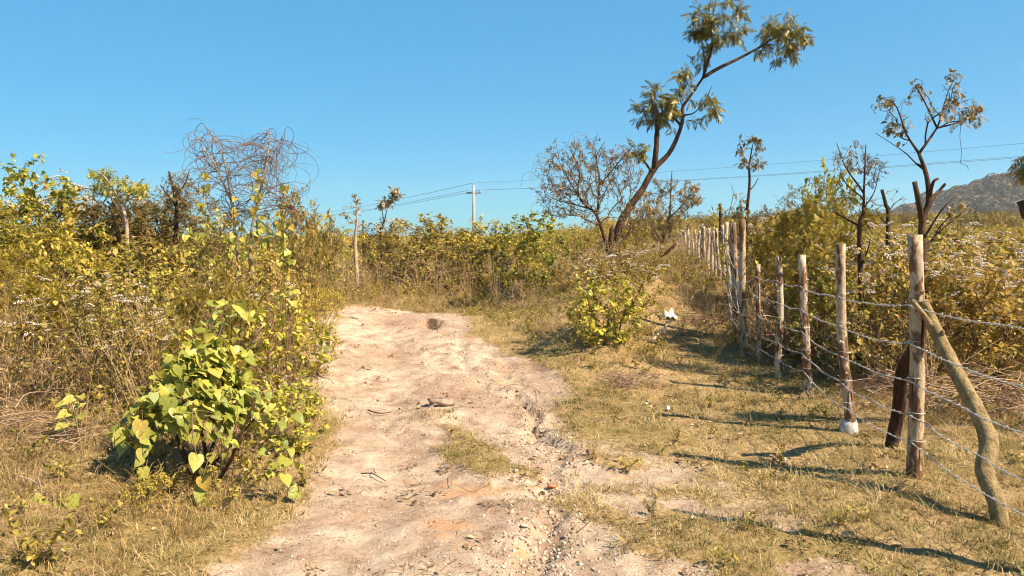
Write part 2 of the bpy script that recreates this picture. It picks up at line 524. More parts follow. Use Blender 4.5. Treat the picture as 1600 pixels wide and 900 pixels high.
LEAF = {}
LEAF['blade'] = T([(0, 0, 0), (.2, .42, .05), (0, 1, -.12), (-.2, .42, .05)], [(0, 1, 2), (0, 2, 3)])
LEAF['oval'] = T([(0, 0, 0), (.27, .3, .06), (.22, .68, .03), (0, 1, -.14), (-.22, .68, .03), (-.27, .3, .06), (0, .5, -.03)],
                 [(0, 1, 6), (1, 2, 6), (2, 3, 6), (3, 4, 6), (4, 5, 6), (5, 0, 6)])


def heart(bend=0.0, cup=0.1):
    out = [(0, 0), (.16, -.09), (.34, -.06), (.45, .10), (.45, .30), (.36, .52), (.22, .74), (.09, .90), (0, 1.04)]
    rib = [(0, 0), (0, .1), (0, .3), (0, .52), (0, .74), (0, 1.04)]

    def z(x, y):
        return cup * abs(x) * 1.4 - bend * y * y
    v, f = [], []
    R0 = [0] + [len(out) + i for i in range(5)]
    right = [(x, y, z(x, y)) for x, y in out]
    ribs = [(x, y, z(x, y)) for x, y in rib[1:5]]
    left = [(-x, y, z(x, y)) for x, y in out[1:-1]]
    v = right + ribs + left
    r = lambda i: i
    m = lambda i: len(out) + i
    l = lambda i: 0 if i == 0 else (8 if i == 8 else len(out) + 4 + i - 1)
    tris = []
    for s in (r, l):
        q = [(s(0), s(1), s(2)), (s(0), s(2), m(0)), (m(0), s(2), s(3)), (m(0), s(3), m(1)), (m(1), s(3), s(4)), (m(1), s(4), s(5)), (m(1), s(5), m(2)),
             (m(2), s(5), s(6)), (m(2), s(6), m(3)), (m(3), s(6), s(7)), (m(3), s(7), 8)]
        tris += q if s is r else [(a, c, b) for a, b, c in q]
    return np.array(v, float), [np.array(tris)]


LEAF['heart'] = heart(0.12, 0.14)
LEAF['heart_flat'] = heart(0.02, 0.06)
LEAF['heart_bent'] = heart(0.3, 0.22)


def pinnate(pairs, leng, width, droop, arch, terminal=True, curve=0.0, seed=0):
    """Compound leaf: leaflets in pairs along an arching rachis."""
    rg = np.random.default_rng(seed)
    V, F = [], []
    for i in range(pairs):
        t = 0.12 + 0.88 * (i + 0.5) / pairs
        base = np.array([0, t, -arch * t * t])
        for s in (-1, 1):
            ang = R(62 - 30 * t) + rg.normal(0, 0.12)
            ln = leng * (0.75 + 0.5 * math.sin(math.pi * (0.15 + 0.75 * t))) * rg.uniform(0.85, 1.1)
            dr = droop * rg.uniform(0.6, 1.3)
            ax = unit([s * math.sin(ang), math.cos(ang), -dr])
            sd = unit(np.cross(ax, [0, 0, 1]))
            k = len(V)
            mid = base + ax * ln * 0.45
            tip = base + ax * ln + np.array([0, curve * ln, -dr * 0.25 * ln])
            V += [base, mid + sd * width, tip, mid - sd * width]
            F += [(k, k + 1, k + 2), (k, k + 2, k + 3)]
    k = len(V)
    if terminal:
        base = np.array([0, 1.0, -arch])
        V += [base, base + np.array([width, leng * .4, -arch * .3]), base + np.array([0, leng, -arch * .8]), base + np.array([-width, leng * .4, -arch * .3])]
        F += [(k, k + 1, k + 2), (k, k + 2, k + 3)]
        k += 4
    V += [np.array([-.008, 0, 0]), np.array([.008, 0, 0]), np.array([.004, 1, -arch]), np.array([-.004, 1, -arch])]
    F += [(k, k + 1, k + 2), (k, k + 2, k + 3)]
    return np.array(V, float), [np.array(F)]


LEAF['neem'] = pinnate(5, 0.40, 0.062, 0.6, 0.35, True, 0.12, 1)
LEAF['neem_wide'] = pinnate(4, 0.42, 0.068, 0.9, 0.5, True, 0.1, 2)
LEAF['feather'] = pinnate(11, 0.34, 0.035, 0.1, 0.2, False, 0.0, 3)
LEAF['pea'] = pinnate(4, 0.42, 0.075, 0.45, 0.25, True, 0.0, 4)


def corymb(seed):
    """Flat-topped head of small fluffy flowers."""
    rg = np.random.default_rng(seed)
    V, F = [], []
    for i in range(15):
        a, r = rg.uniform(0, 6.283), 0.5 * math.sqrt(rg.uniform(0, 1))
        c = np.array([r * math.cos(a), r * math.sin(a), 0.16 - 0.5 * r * r + rg.normal(0, .04)])
        k, s = len(V), rg.uniform(.085, .15)
        V += [c + s * np.array(q) for q in ((1, 0, .1), (0, 1, -.1), (-1, 0, .1), (0, -1, -.1), (.1, 0, 1), (0, 0, -.9))]
        for j in range(4):
            F += [(k + j, k + (j + 1) % 4, k + 4), (k + (j + 1) % 4, k + j, k + 5)]
    return np.array(V), [np.array(F)]


LEAF['corymb'] = corymb(1)
LEAF['corymb_loose'] = corymb(2)


class MB:
    """Collects tubes, leaves and loose faces; build() makes ONE mesh."""

    def __init__(self):
        self.V, self.F, self.t, self.n = [], {}, [], 0

    def raw(self, V, faces, tint=0.5):
        V = np.asarray(V, float)
        self.V.append(V)
        self.t.append(np.full(len(V), tint) if np.isscalar(tint) else np.asarray(tint))
        for f in faces:
            f = np.asarray(f)
            self.F.setdefault(f.shape[1], []).append(f + self.n)
        self.n += len(V)
        return self

    def tube(self, pts, rad, sides=6, cap=True, tint=0.5, rough=0.0, rng=None):
        pts = np.asarray(pts, float)
        n = len(pts)
        rad = np.full(n, rad) if np.isscalar(rad) else np.asarray(rad, float)
        tg = np.gradient(pts, axis=0)
        tg = unit(tg)
        ref = np.array([0.0, 0, 1]) if abs(tg[:, 2]).mean() < 0.8 else np.array([1.0, 0, 0])
        s = unit(np.cross(tg, ref))
        q = np.cross(s, tg)
        a = np.arange(sides) / sides * 2 * math.pi
        rr = rad[:, None] * np.ones(sides)
        if rough and rng is not None:
            rr = rr * (1 + rng.normal(0, rough, (n, sides)))
        V = pts[:, None] + rr[..., None] * (np.cos(a)[None, :, None] * s[:, None] + np.sin(a)[None, :, None] * q[:, None])
        V = V.reshape(-1, 3)
        i = np.arange(n - 1)[:, None] * sides
        j = np.arange(sides)[None]
        k = (j + 1) % sides
        F = np.stack([i + j, i + k, i + sides + k, i + sides + j], -1).reshape(-1, 4)
        fs = [F]
        if cap:
            V = np.vstack([V, pts[:1], pts[-1:]])
            c0, c1 = n * sides, n * sides + 1
            j = np.arange(sides)
            k = (j + 1) % sides
            e = (n - 1) * sides
            fs.append(np.vstack([np.stack([k, j, np.full(sides, c0)], -1), np.stack([e + j, e + k, np.full(sides, c1)], -1)]))
        return self.raw(V, fs, tint)

    def leaves(self, kind, pos, axis, up, size, tint):
        """Many copies of one template; axis = blade direction, up = upper side."""
        if len(pos) == 0:
            return self
        v, fs = LEAF[kind]
        y = unit(axis)
        x = unit(np.cross(y, up))
        z = np.cross(x, y)
        Mx = np.stack([x, y, z], 1)                       # (n,3,3) rows are axes
        V = np.einsum('kc,ncj->nkj', v, Mx) * np.asarray(size)[:, None, None] + pos[:, None]
        n, k = len(pos), len(v)
        off = (np.arange(n) * k)[:, None, None]
        return self.raw(V.reshape(-1, 3), [(f[None] + off).reshape(-1, f.shape[1]) for f in fs], np.repeat(tint, k))

    def mesh(self, name, mat, smooth=False):
        return np_mesh(name, np.vstack(self.V), [np.vstack(f) for f in self.F.values()], mat, np.concatenate(self.t), smooth)

    def build(self, name, mat, parent=None, smooth=False, loc=None):
        o = bpy.data.objects.new(name, self.mesh(name, mat, smooth))
        COL.objects.link(o)
        if parent is not None:
            o.parent = parent
        if loc is not None:
            o.location = loc
        return o


def link(name, mesh, parent=None, loc=(0, 0, 0), rot=(0, 0, 0), scale=1.0):
    o = bpy.data.objects.new(name, mesh)
    COL.objects.link(o)
    o.parent = parent
    o.location = loc
    o.rotation_euler = rot
    o.scale = (scale,) * 3 if np.isscalar(scale) else scale
    return o


def tag(o, label=None, cat=None, group=None, kind=None):
    if label:
        o['label'] = label
    if cat:
        o['category'] = cat
    if group:
        o['group'] = group
    if kind:
        o['kind'] = kind
    return o


def thing(name, label, cat, loc, rotz=0.0, group=None, scale=1.0):
    o = link(name, None, None, loc, (0, 0, rotz), scale)
    o.empty_display_size = 0.1
    return tag(o, label, cat, group)


def curve(pts, n=24):
    """Catmull-Rom through the given points."""
    p = np.asarray(pts, float)
    if len(p) == 2:
        return p[0] + (p[1] - p[0]) * np.linspace(0, 1, n)[:, None]
    q = np.vstack([2 * p[0] - p[1], p, 2 * p[-1] - p[-2]])
    out = []
    m = max(2, int(math.ceil(n / (len(p) - 1))))
    for i in range(len(p) - 1):
        a, b, c, d = q[i:i + 4]
        for t in np.linspace(0, 1, m, endpoint=(i == len(p) - 2)):
            out.append(0.5 * (2 * b + (c - a) * t + (2 * a - 5 * b + 4 * c - d) * t * t + (3 * b - a - 3 * c + d) * t ** 3))
    return np.array(out)


# ------------------------------------------------------------------ growing plants
class Plant:
    """Branches are grown so that every new target joins the nearest wood already there."""

    def __init__(self, seed, tip=0.002, power=0.42):
        self.rg = np.random.default_rng(seed)
        self.P, self.D, self.par, self.str = np.zeros((9000, 3)), np.zeros(9000), np.full(9000, -1), []
        self.n, self.tip, self.power, self.given = 0, tip, power, {}

    def node(self, p, par):
        i = self.n
        self.P[i], self.par[i] = p, par
        self.D[i] = 0 if par < 0 else self.D[par] + np.linalg.norm(p - self.P[par])
        self.n += 1
        return i

    def limb(self, pts, radii=None, start=None, n=10):
        c = curve(pts, n)
        rr = None if radii is None else np.interp(np.linspace(0, 1, len(c)), np.linspace(0, 1, len(radii)), radii)
        ids, par = [], -1
        if start is not None:
            par = int(np.argmin(np.linalg.norm(self.P[:self.n] - c[0], axis=1)))
            ids.append(par)
            c, rr = c[1:], None if rr is None else rr[1:]
        for k, p in enumerate(c):
            par = self.node(p, par)
            ids.append(par)
            if rr is not None:
                self.given[par] = rr[k]
        self.str.append((ids, 1))
        return self

    def reach(self, targets, arch=0.12, wob=0.12, step=0.12, wpath=0.3, high=0.8, droop=0.0):
        t = np.asarray(targets, float)
        o = np.argsort(np.linalg.norm(t - self.P[0], axis=1))
        for q in t[o]:
            A = self.P[:self.n]
            d = np.linalg.norm(A - q, axis=1)
            i = int(np.argmin(d + wpath * self.D[:self.n] + high * np.maximum(0, A[:, 2] - q[2])))
            p, L = A[i].copy(), d[i]
            if L < 0.03 or self.n > 8700:
                continue
            k = int(min(8, max(3, L / step)))
            c = (p + q) / 2 + np.array([0, 0, arch * L]) + self.rg.normal(0, wob * L, 3)
            ids, par = [i], i
            for s in np.linspace(0, 1, k + 1)[1:]:
                b = (1 - s) ** 2 * p + 2 * s * (1 - s) * c + s * s * q
                b[2] -= droop * L * s * s
                par = self.node(b + self.rg.normal(0, 0.012 * L, 3), par)
                ids.append(par)
            self.str.append((ids, 0))
        return self

    def radii(self):
        cnt = np.ones(self.n)
        kids = np.bincount(self.par[:self.n][self.par[:self.n] >= 0], minlength=self.n)
        cnt[kids > 0] = 0
        for i in range(self.n - 1, 0, -1):
            if self.par[i] >= 0:
                cnt[self.par[i]] += cnt[i]
        r = self.tip * np.maximum(cnt, 1) ** self.power
        for i, v in self.given.items():
            r[i] = v
        return r

    def wood(self, limbs=None, sides=5):
        """MB with tubes; limbs True/False picks only the given limbs / only grown twigs."""
        r, mb = self.radii(), MB()
        for ids, kind in self.str:
            if limbs is not None and bool(kind) != limbs:
                continue
            rr = r[ids].copy()
            if not kind and len(rr) > 1:
                rr[0] = min(rr[0], rr[1] * 1.25)
            mb.tube(self.P[ids], rr, (8 if rr[0] > 0.02 else sides) if kind else (3 if rr[0] < 0.006 else 5), cap=bool(kind), rough=0.05 if kind else 0, rng=self.rg, tint=self.rg.uniform(0, 1))
        return mb

    def anchors(self, count, t0=0.15, kinds=(0,)):
        rg = self.rg
        S = [ids for ids, k in self.str if k in kinds and len(ids) > 2]
        L = np.array([len(s) for s in S], float)
        pick = rg.choice(len(S), count, p=L / L.sum())
        t = t0 + (1 - t0) * rg.uniform(0, 1, count)
        pos, dr = np.zeros((count, 3)), np.zeros((count, 3))
        for j in range(count):
            ids = S[pick[j]]
            f = t[j] * (len(ids) - 1)
            i = min(int(f), len(ids) - 2)
            a, b = self.P[ids[i]], self.P[ids[i + 1]]
            pos[j] = a + (b - a) * (f - i)
            dr[j] = b - a
        return pos, unit(dr)

    def foliage(self, mb, kinds, count, size, along=0.5, side=0.9, droop=0.15, up=0.8, t0=0.15, tint=(0.45, 0.22), clump=0.0, scatter=0.02):
        rg = self.rg
        pos, dr = self.anchors(count, t0)
        pos = pos + rg.normal(0, scatter, pos.shape)
        ax = unit(dr * along + unit(rg.normal(0, 1, pos.shape)) * side + np.array([0, 0, -droop]))
        upv = unit(rg.normal(0, 1, pos.shape) * (1 - up) + np.array([0, 0, 1.0]) * up + 0.15)
        sz = size * np.exp(rg.normal(0, 0.25, count))
        c = fbm(pos[:, 0] * 3 + pos[:, 2] * 2.1, pos[:, 1] * 3 + pos[:, 2] * 1.7, 40, 2) - 0.5
        tn = np.clip(rg.normal(tint[0], tint[1], count) + c * 0.5, 0, 1)
        which = rg.integers(0, len(kinds), count)
        for k, name in enumerate(kinds):
            s = which == k
            mb.leaves(name, pos[s], ax[s], upv[s], sz[s], tn[s])
        return mb


def blob(rg, n, c, r, shell=0.45, zmin=None):
    """Points in an ellipsoid, leaning to its outer part, with a lumpy outline."""
    v = unit(rg.normal(0, 1, (n, 3)))
    rad = (shell + (1 - shell) * rg.uniform(0, 1, n)) ** 0.7
    lump = 0.78 + 0.45 * fbm(v[:, 0] * 1.7 + 5 + c[0], v[:, 1] * 1.7 + v[:, 2] * 1.3 + 7 + c[1], 3, 3)
    p = np.asarray(c) + v * (rad * lump)[:, None] * np.asarray(r)
    if zmin is not None:
        p[:, 2] = np.maximum(p[:, 2], zmin + rg.uniform(0, 0.1, n))
    return p


# ------------------------------------------------------------------ ground and track
def spacing(start, end, fine, rel, grow):
    out, v = [start], start
    while v < end:
        v += max(fine, rel * abs(v)) if v < 60 else (v - out[-2]) * grow if len(out) > 1 else fine
        out.append(v)
    return out


ys = sorted([-x for x in spacing(0.3, 60, 0.4, 0.25, 1.2)] + [0.0, 0.4, 0.8, 1.2, 1.5] + spacing(1.7, 1300, 0.03, 0.0085, 1.12))
xp = [0.015 + 0.032 * i for i in range(95)]
while xp[-1] < 1250:
    xp.append(xp[-1] + min(xp[-1] * 0.3, (xp[-1] - xp[-2]) * 1.055))
xs = sorted([-v for v in xp] + xp)
ys, xs = np.array(ys), np.array(xs)
GX, GY = np.meshgrid(xs, ys)
gx, gy = GX.ravel(), GY.ravel()
gz = H(gx, gy)
dirt = track_mask(gx, gy) * sstep(-3, 0, gy)
red = np.zeros_like(gx)
for cx, cy, rx, ry in ((-0.37, 4.07, 0.15, 0.10), (-0.24, 4.66, 0.26, 0.12), (-0.44, 4.85, 0.10, 0.07), (-0.38, 3.88, 0.07, 0.04), (0.05, 3.75, 0.05, 0.05)):
    q = np.hypot((gx - cx) / rx, (gy - cy) / ry) + (fbm(gx * 9, gy * 9, 8, 3) - 0.5) * 1.0
    red = np.maximum(red, sstep(1.0, 0.75, q))
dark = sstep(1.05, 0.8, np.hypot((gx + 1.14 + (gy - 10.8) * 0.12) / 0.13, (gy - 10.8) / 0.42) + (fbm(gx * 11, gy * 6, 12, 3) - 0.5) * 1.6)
nx, ny = len(xs), len(ys)
ii = (np.arange(ny - 1)[:, None] * nx + np.arange(nx - 1)[None]).ravel()
quads = np.stack([ii, ii + 1, ii + nx + 1, ii + nx], -1)
fm = dirt[quads].mean(1) > 0.5
fcx, fcy = gx[quads].mean(1), gy[quads].mean(1)
fm &= (fcx > np.interp(fcy, TY, TL) - 0.5) & (fcx < np.interp(fcy, TY, TR) + 0.45) & (fcy > -1)
for nm, sel in (('ground', ~fm), ('dirt_track', fm)):
    used = np.unique(quads[sel])
    remap = np.full(len(gx), -1)
    remap[used] = np.arange(len(used))
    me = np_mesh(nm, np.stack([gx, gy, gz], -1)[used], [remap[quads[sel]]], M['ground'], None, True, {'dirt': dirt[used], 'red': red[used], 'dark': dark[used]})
    tag(link(nm, me), kind='structure')

# ------------------------------------------------------------------ scattered stuff (grass, weeds, gravel, far scrub)


def hidden_collection(name, meshes):
    c = bpy.data.collections.new(name)
    for i, me in enumerate(meshes):
        c.objects.link(bpy.data.objects.new('%s_source_%02d' % (name, i), me))
    return c


def scatter(name, label, cat, coll, pos, rot, scl, idx):
    me = bpy.data.meshes.new(name)
    n = len(pos)
    me.vertices.add(n)
    me.vertices.foreach_set('co', np.asarray(pos, np.float32).ravel())
    a = me.attributes.new('rot', 'FLOAT_VECTOR', 'POINT')
    a.data.foreach_set('vector', np.asarray(rot, np.float32).ravel())
    a = me.attributes.new('scl', 'FLOAT', 'POINT')
    a.data.foreach_set('value', np.asarray(scl, np.float32))
    a = me.attributes.new('idx', 'INT', 'POINT')
    a.data.foreach_set('value', np.asarray(idx, np.int32))
    o = link(name, me)
    tag(o, label, cat, None, 'stuff')
    ng = bpy.data.node_groups.new(name + '_scatter', 'GeometryNodeTree')
    ng.interface.new_socket('Geometry', in_out='INPUT', socket_type='NodeSocketGeometry')
    ng.interface.new_socket('Geometry', in_out='OUTPUT', socket_type='NodeSocketGeometry')
    N, L = ng.nodes, ng.links
    gi, go = N.new('NodeGroupInput'), N.new('NodeGroupOutput')
    ip = N.new('GeometryNodeInstanceOnPoints')
    ci = N.new('GeometryNodeCollectionInfo')
    ci.inputs['Collection'].default_value = coll
    ci.inputs['Separate Children'].default_value = True
    ci.inputs['Reset Children'].default_value = True
    ip.inputs['Pick Instance'].default_value = True

    def named(nm, ty):
        x = N.new('GeometryNodeInputNamedAttribute')
        x.data_type = ty
        x.inputs['Name'].default_value = nm
        return x.outputs['Attribute']
    L.new(gi.outputs[0], ip.inputs['Points'])
    L.new(ci.outputs[0], ip.inputs['Instance'])
    L.new(named('idx', 'INT'), ip.inputs['Instance Index'])
    L.new(named('rot', 'FLOAT_VECTOR'), ip.inputs['Rotation'])
    L.new(named('scl', 'FLOAT'), ip.inputs['Scale'])
    L.new(ip.outputs[0], go.inputs[0])
    md = o.modifiers.new('scatter', 'NODES')
    md.node_group = ng
    return o


def tuft(seed, blades, spread, hmin, hmax, width, lean, tint, mat, curl=0.6):
    rg = np.random.default_rng(seed)
    mb = MB()
    for _ in range(blades):
        a, r = rg.uniform(0, 6.283), spread * math.sqrt(rg.uniform())
        b = np.array([r * math.cos(a), r * math.sin(a), -0.01])
        h = rg.uniform(hmin, hmax)
        az = a + rg.normal(0, 0.9)
        le = abs(rg.normal(lean, 0.3))
        dirh = np.array([math.cos(az), math.sin(az), 0])
        w = width * rg.uniform(0.7, 1.3) * np.array([-math.sin(az), math.cos(az), 0])
        p1 = b + dirh * h * le * 0.3 + np.array([0, 0, h * 0.5])
        p2 = b + dirh * h * le * (0.7 + curl * 0.3) + np.array([0, 0, h * (0.9 - 0.25 * curl * le)])
        p3 = b + dirh * h * le * (1.15 + curl * 0.4) + np.array([0, 0, h * (1.0 - 0.75 * curl * le)])
        p3[2] = max(p3[2], 0.004)
        mb.raw([b - w, b + w, p1 + w * .9, p1 - w * .9, p2 + w * .6, p2 - w * .6, p3],
               [[(0, 1, 2, 3), (3, 2, 4, 5)], [(5, 4, 6)]], float(np.clip(rg.normal(tint, 0.2), 0, 1)))
    return mb.mesh('tuft', mat)


def field(seed, n, ymin, ymax, wide, falloff):
    """Points thinning out with distance over the wedge one can see, and beyond its sides."""
    rg = np.random.default_rng(seed)
    u = rg.uniform(0, 1, n)
    a = 2 - falloff
    y = (ymin ** a + u * (ymax ** a - ymin ** a)) ** (1 / a) if abs(a) > 1e-3 else ymin * (ymax / ymin) ** u
    x = rg.uniform(-1, 1, n) * (wide * y + 1.2)
    return rg, x, y


def put(rg, x, y, lo, hi, nproto, tilt=0.15, idx=None, grow=0.02):
    n = len(x)
    pos = np.stack([x, y, H(x, y)], -1)
    rot = np.stack([rg.normal(0, tilt, n), rg.normal(0, tilt, n), rg.uniform(0, 6.283, n)], -1)
    scl = rg.uniform(lo, hi, n) * (1 + grow * y)
    return pos, rot, scl, (rg.integers(0, nproto, n) if idx is None else idx)


turf = [tuft(100 + i, 32, 0.075, 0.010, 0.042, (0.0012, 0.0016, 0.002, 0.0014)[i], (0.7, 1.0, 1.3, 0.9)[i], 0.33, M['grass_turf'], (0.2, 0.5, 0.6, 0.3)[i]) for i in range(4)] + \
       [tuft(110 + i, 32, 0.075, 0.008, (0.05, 0.038, 0.06, 0.045)[i], (0.0012, 0.0017, 0.0011, 0.0014)[i], (1.4, 1.0, 1.7, 0.8)[i], 0.66, M['grass_turf'], (0.3, 0.6, 0.15, 0.4)[i]) for i in range(4)]
C_TURF = hidden_collection('turf', turf)
rg, x, y = field(1, 62000, 2.0, 24, 0.85, 1.0)
m = track_mask(x, y)
patch = fbm(x * 0.8, y * 0.8, 51, 4)
keep = rg.uniform(0, 1, len(x)) > np.clip(m * 1.35, 0, 0.99)
keep &= rg.uniform(0, 1, len(x)) < 0.45 + 0.9 * sstep(0.3, 0.6, fbm(x * 2.2, y * 2.2, 52, 3))
gi_ = np.where(rg.uniform(0, 1, len(x)) < sstep(0.36, 0.66, patch), rg.integers(0, 4, len(x)), rg.integers(4, 8, len(x)))
gi_ = np.where(seg_dist(x, y, [(-0.78, 6.35), (-0.35, 5.6), (0.0, 4.9)]) < 0.5, rg.integers(0, 4, len(x)), gi_)
x, y, gi_ = x[keep], y[keep], gi_[keep]
scatter('short_grass', 'short dry and olive turf beside the track', 'grass', C_TURF, *put(rg, x, y, 0.45, 1.45, 8, 0.2, gi_))

tall = [tuft(130 + i, 30, 0.07, 0.05, 0.19, 0.0013, 1.0, 0.5, M['grass_dry']) for i in range(4)] + \
       [tuft(140 + i, 30, 0.08, 0.04, 0.15, 0.0014, 1.2, 0.3, M['grass_dry']) for i in range(3)]
C_TALL = hidden_collection('tall', tall)
rg, x, y = field(2, 30000, 2.2, 34, 0.85, 1.1)
m = track_mask(x, y)
left = sstep(0.05, 0.45, np.interp(y, TY, TL) - x)
right = sstep(0.7, 1.2, x - np.interp(y, TY, TR)) * sstep(8, 11, y) * 0.35 + sstep(2.75, 3.3, x) * sstep(5, 6.5, y)
back = sstep(12.0, 12.8, y) * (1 - 0.85 * sstep(0.3, 1.8, x) * sstep(0.42, 0.3, x / y))
dens = np.clip(np.maximum.reduce([left * (0.45 + 0.5 * sstep(5, 7, y)), right * 0.7, back * 0.95]), 0, 1) * (1 - m)
dens *= 0.3 + 0.8 * sstep(0.35, 0.6, fbm(x * 1.7, y * 1.7, 53, 3))
k = rg.uniform(0, 1, len(x)) < np.maximum(dens, 0.012 * (1 - m))
x, y = x[k], y[k]
scatter('tall_dry_grass', 'straw coloured tall grass around the bushes', 'grass', C_TALL, *put(rg, x, y, 0.5, 1.0, 7, 0.25, None, 0.035))


def herb(seed, stems, h, leafn, size, kinds, mat, tint):
    rg = np.random.default_rng(seed)
    mb = MB()
    for s in range(stems):
        a = rg.uniform(0, 6.283)
        e = np.array([math.cos(a), math.sin(a), 0]) * h * rg.uniform(.2, .7) + np.array([0, 0, h * rg.uniform(.6, 1.1)])
        c = curve([(0, 0, -.01), e * .5 + np.array([0, 0, .1 * h]), e], 6)
        mb.tube(c, np.linspace(.0025, .0012, len(c)), 3, False, 0.9)
        t = rg.uniform(.2, 1, leafn)
        pos = np.stack([np.interp(t, np.linspace(0, 1, len(c)), c[:, k]) for k in range(3)], -1)
        ax = unit(rg.normal(0, 1, (leafn, 3)) + np.array([0, 0, .3]))
        mb.leaves(kinds[s % len(kinds)], pos, ax, unit(rg.normal(0, .4, (leafn, 3)) + np.array([0, 0, 1])), size * rg.uniform(.6, 1.3, leafn), np.clip(rg.normal(tint, .22, leafn), 0, 1))
    return mb.mesh('herb', mat)


weeds = [herb(160 + i, 6, 0.16, 9, 0.032, ['oval', 'blade'], M['weed'], 0.4) for i in range(3)] + \
        [herb(170 + i, 7, 0.30, 12, 0.045, ['oval'], M['weed'], 0.5) for i in range(3)]
C_WEED = hidden_collection('weed', weeds)
rg, x, y = field(3, 17000, 2.4, 40, 0.85, 1.0)
m = track_mask(x, y)
left = sstep(0.1, 0.8, np.interp(y, TY, TL) - x)
right = sstep(3.0, 3.6, x) * sstep(5.5, 8, y)
dens = np.clip(np.maximum.reduce([left * (0.35 + 0.65 * sstep(4.5, 6.5, y)), right, sstep(13.5, 15, y) * 0.8 * (1 - 0.9 * sstep(0.3, 1.8, x) * sstep(0.36, 0.28, x / y))]), 0, 1)
bank = sstep(0.3, 0.7, x - np.interp(y, TY, TR)) * sstep(7.5, 8.6, y) * sstep(2.6, 1.4, x)
small = (1 - m) * 0.06 + 0.55 * bank * (1 - m)
u = rg.uniform(0, 1, len(x))
big = u < dens * 0.55 * (0.3 + sstep(0.4, 0.6, fbm(x * 1.2, y * 1.2, 54, 3)))
sm = ~big & (rg.uniform(0, 1, len(x)) < small)
k = big | sm
ix = np.where(big, rg.integers(3, 6, len(x)), rg.integers(0, 3, len(x)))[k]
scatter('low_weeds', 'small leafy weeds growing among the dry grass', 'weeds', C_WEED, *put(rg, x[k], y[k], 0.4, 0.85, 6, 0.2, ix, 0.03))


def stalk_mesh(seed):
    rg = np.random.default_rng(seed)
    mb = MB()
    for _ in range(7):
        a, L_ = rg.uniform(0, 6.283), rg.uniform(.35, .95)
        o = np.array([math.cos(a), math.sin(a), 0]) * rg.uniform(.1, .55)
        e = o * L_ + np.array([0, 0, L_])
        c = curve([(0, 0, -.02), e * .5 + rg.normal(0, .03, 3), e + np.array([0, 0, -.12 * L_ * rg.uniform()])], 8)
        mb.tube(c, np.linspace(.0026, .0012, len(c)), 3, False, rg.uniform(.6, 1))
        for _k in range(4):
            i = rg.integers(3, len(c))
            d_ = rg.normal(0, .07, 3) + [0, 0, .04]
            mb.tube([c[i], c[i] + d_ * .5 + [0, 0, .008], c[i] + d_], .0011, 3, False, rg.uniform(.4, 1))
        n = 5
        mb.leaves('blade', c[rg.integers(2, len(c), n)], unit(rg.normal(0, 1, (n, 3)) + [0, 0, -.5]), unit(rg.normal(0, 1, (n, 3))), rg.uniform(.02, .045, n), rg.uniform(.2, .9, n))
    return mb.mesh('stalk', M['grass_dry'])


C_STALK = hidden_collection('stalk', [stalk_mesh(190 + i) for i in range(6)])
rg, x, y = field(6, 6500, 3.4, 30, 0.85, 1.0)
lf = sstep(0.25, 0.7, np.interp(y, TY, TL) - x) * sstep(4.0, 5.6, y)
rt = sstep(3.3, 3.9, x) * sstep(5.8, 7.5, y) + 0.12 * sstep(0.5, 1.2, x) * sstep(8, 10, y)
bk = 0.5 * sstep(13.5, 15.5, y) * sstep(1.0, 0.0, x)
k = rg.uniform(0, 1, len(x)) < np.clip(np.maximum.reduce([lf, rt, bk]), 0, 1) * sstep(0.35, 0.6, fbm(x * .9, y * .9, 57, 3))
scatter('dry_stalks', 'dry straw stalks standing among the bushes', 'stalks', C_STALK, *put(rg, x[k], y[k], 0.6, 1.25, 6, 0.2, None, 0.01))


def rock_mesh(seed, flat=0.7, name='rock', mat='stone', amp=0.3, sub=1):
    rg = np.random.default_rng(seed)
    t = (1 + 5 ** .5) / 2
    v = unit(np.array([(-1, t, 0), (1, t, 0), (-1, -t, 0), (1, -t, 0), (0, -1, t), (0, 1, t), (0, -1, -t), (0, 1, -t), (t, 0, -1), (t, 0, 1), (-t, 0, -1), (-t, 0, 1)]))
    f = [(0, 11, 5), (0, 5, 1), (0, 1, 7), (0, 7, 10), (0, 10, 11), (1, 5, 9), (5, 11, 4), (11, 10, 2), (10, 7, 6), (7, 1, 8), (3, 9, 4), (3, 4, 2), (3, 2, 6), (3, 6, 8), (3, 8, 9), (4, 9, 5), (2, 4, 11), (6, 2, 10), (8, 6, 7), (9, 8, 1)]
    v = [np.array(q) for q in v]
    for _ in range(sub):
        cache, nf = {}, []

        def mid(a, b):
            key = (min(a, b), max(a, b))
            if key not in cache:
                v.append(unit(v[a] + v[b]))
                cache[key] = len(v) - 1
            return cache[key]
        for a, b, c in f:
            ab, bc, ca = mid(a, b), mid(b, c), mid(c, a)
            nf += [(a, ab, ca), (b, bc, ab), (c, ca, bc), (ab, bc, ca)]
        f = nf
    v = np.array(v)
    for _ in range(7):                                    # chop flat facets so that it reads as broken stone
        nrm = unit(rg.normal(0, 1, 3))
        dd = v @ nrm
        cut = rg.uniform(0.45, 0.8)
        v = v - np.maximum(dd - cut, 0)[:, None] * nrm
    v = v * (1 + rg.normal(0, 0.05, (len(v), 1))) * np.array([1, rg.uniform(.6, .95), flat])
    return np_mesh(name, v, [np.array(f)], M[mat], np.full(len(v), .5))


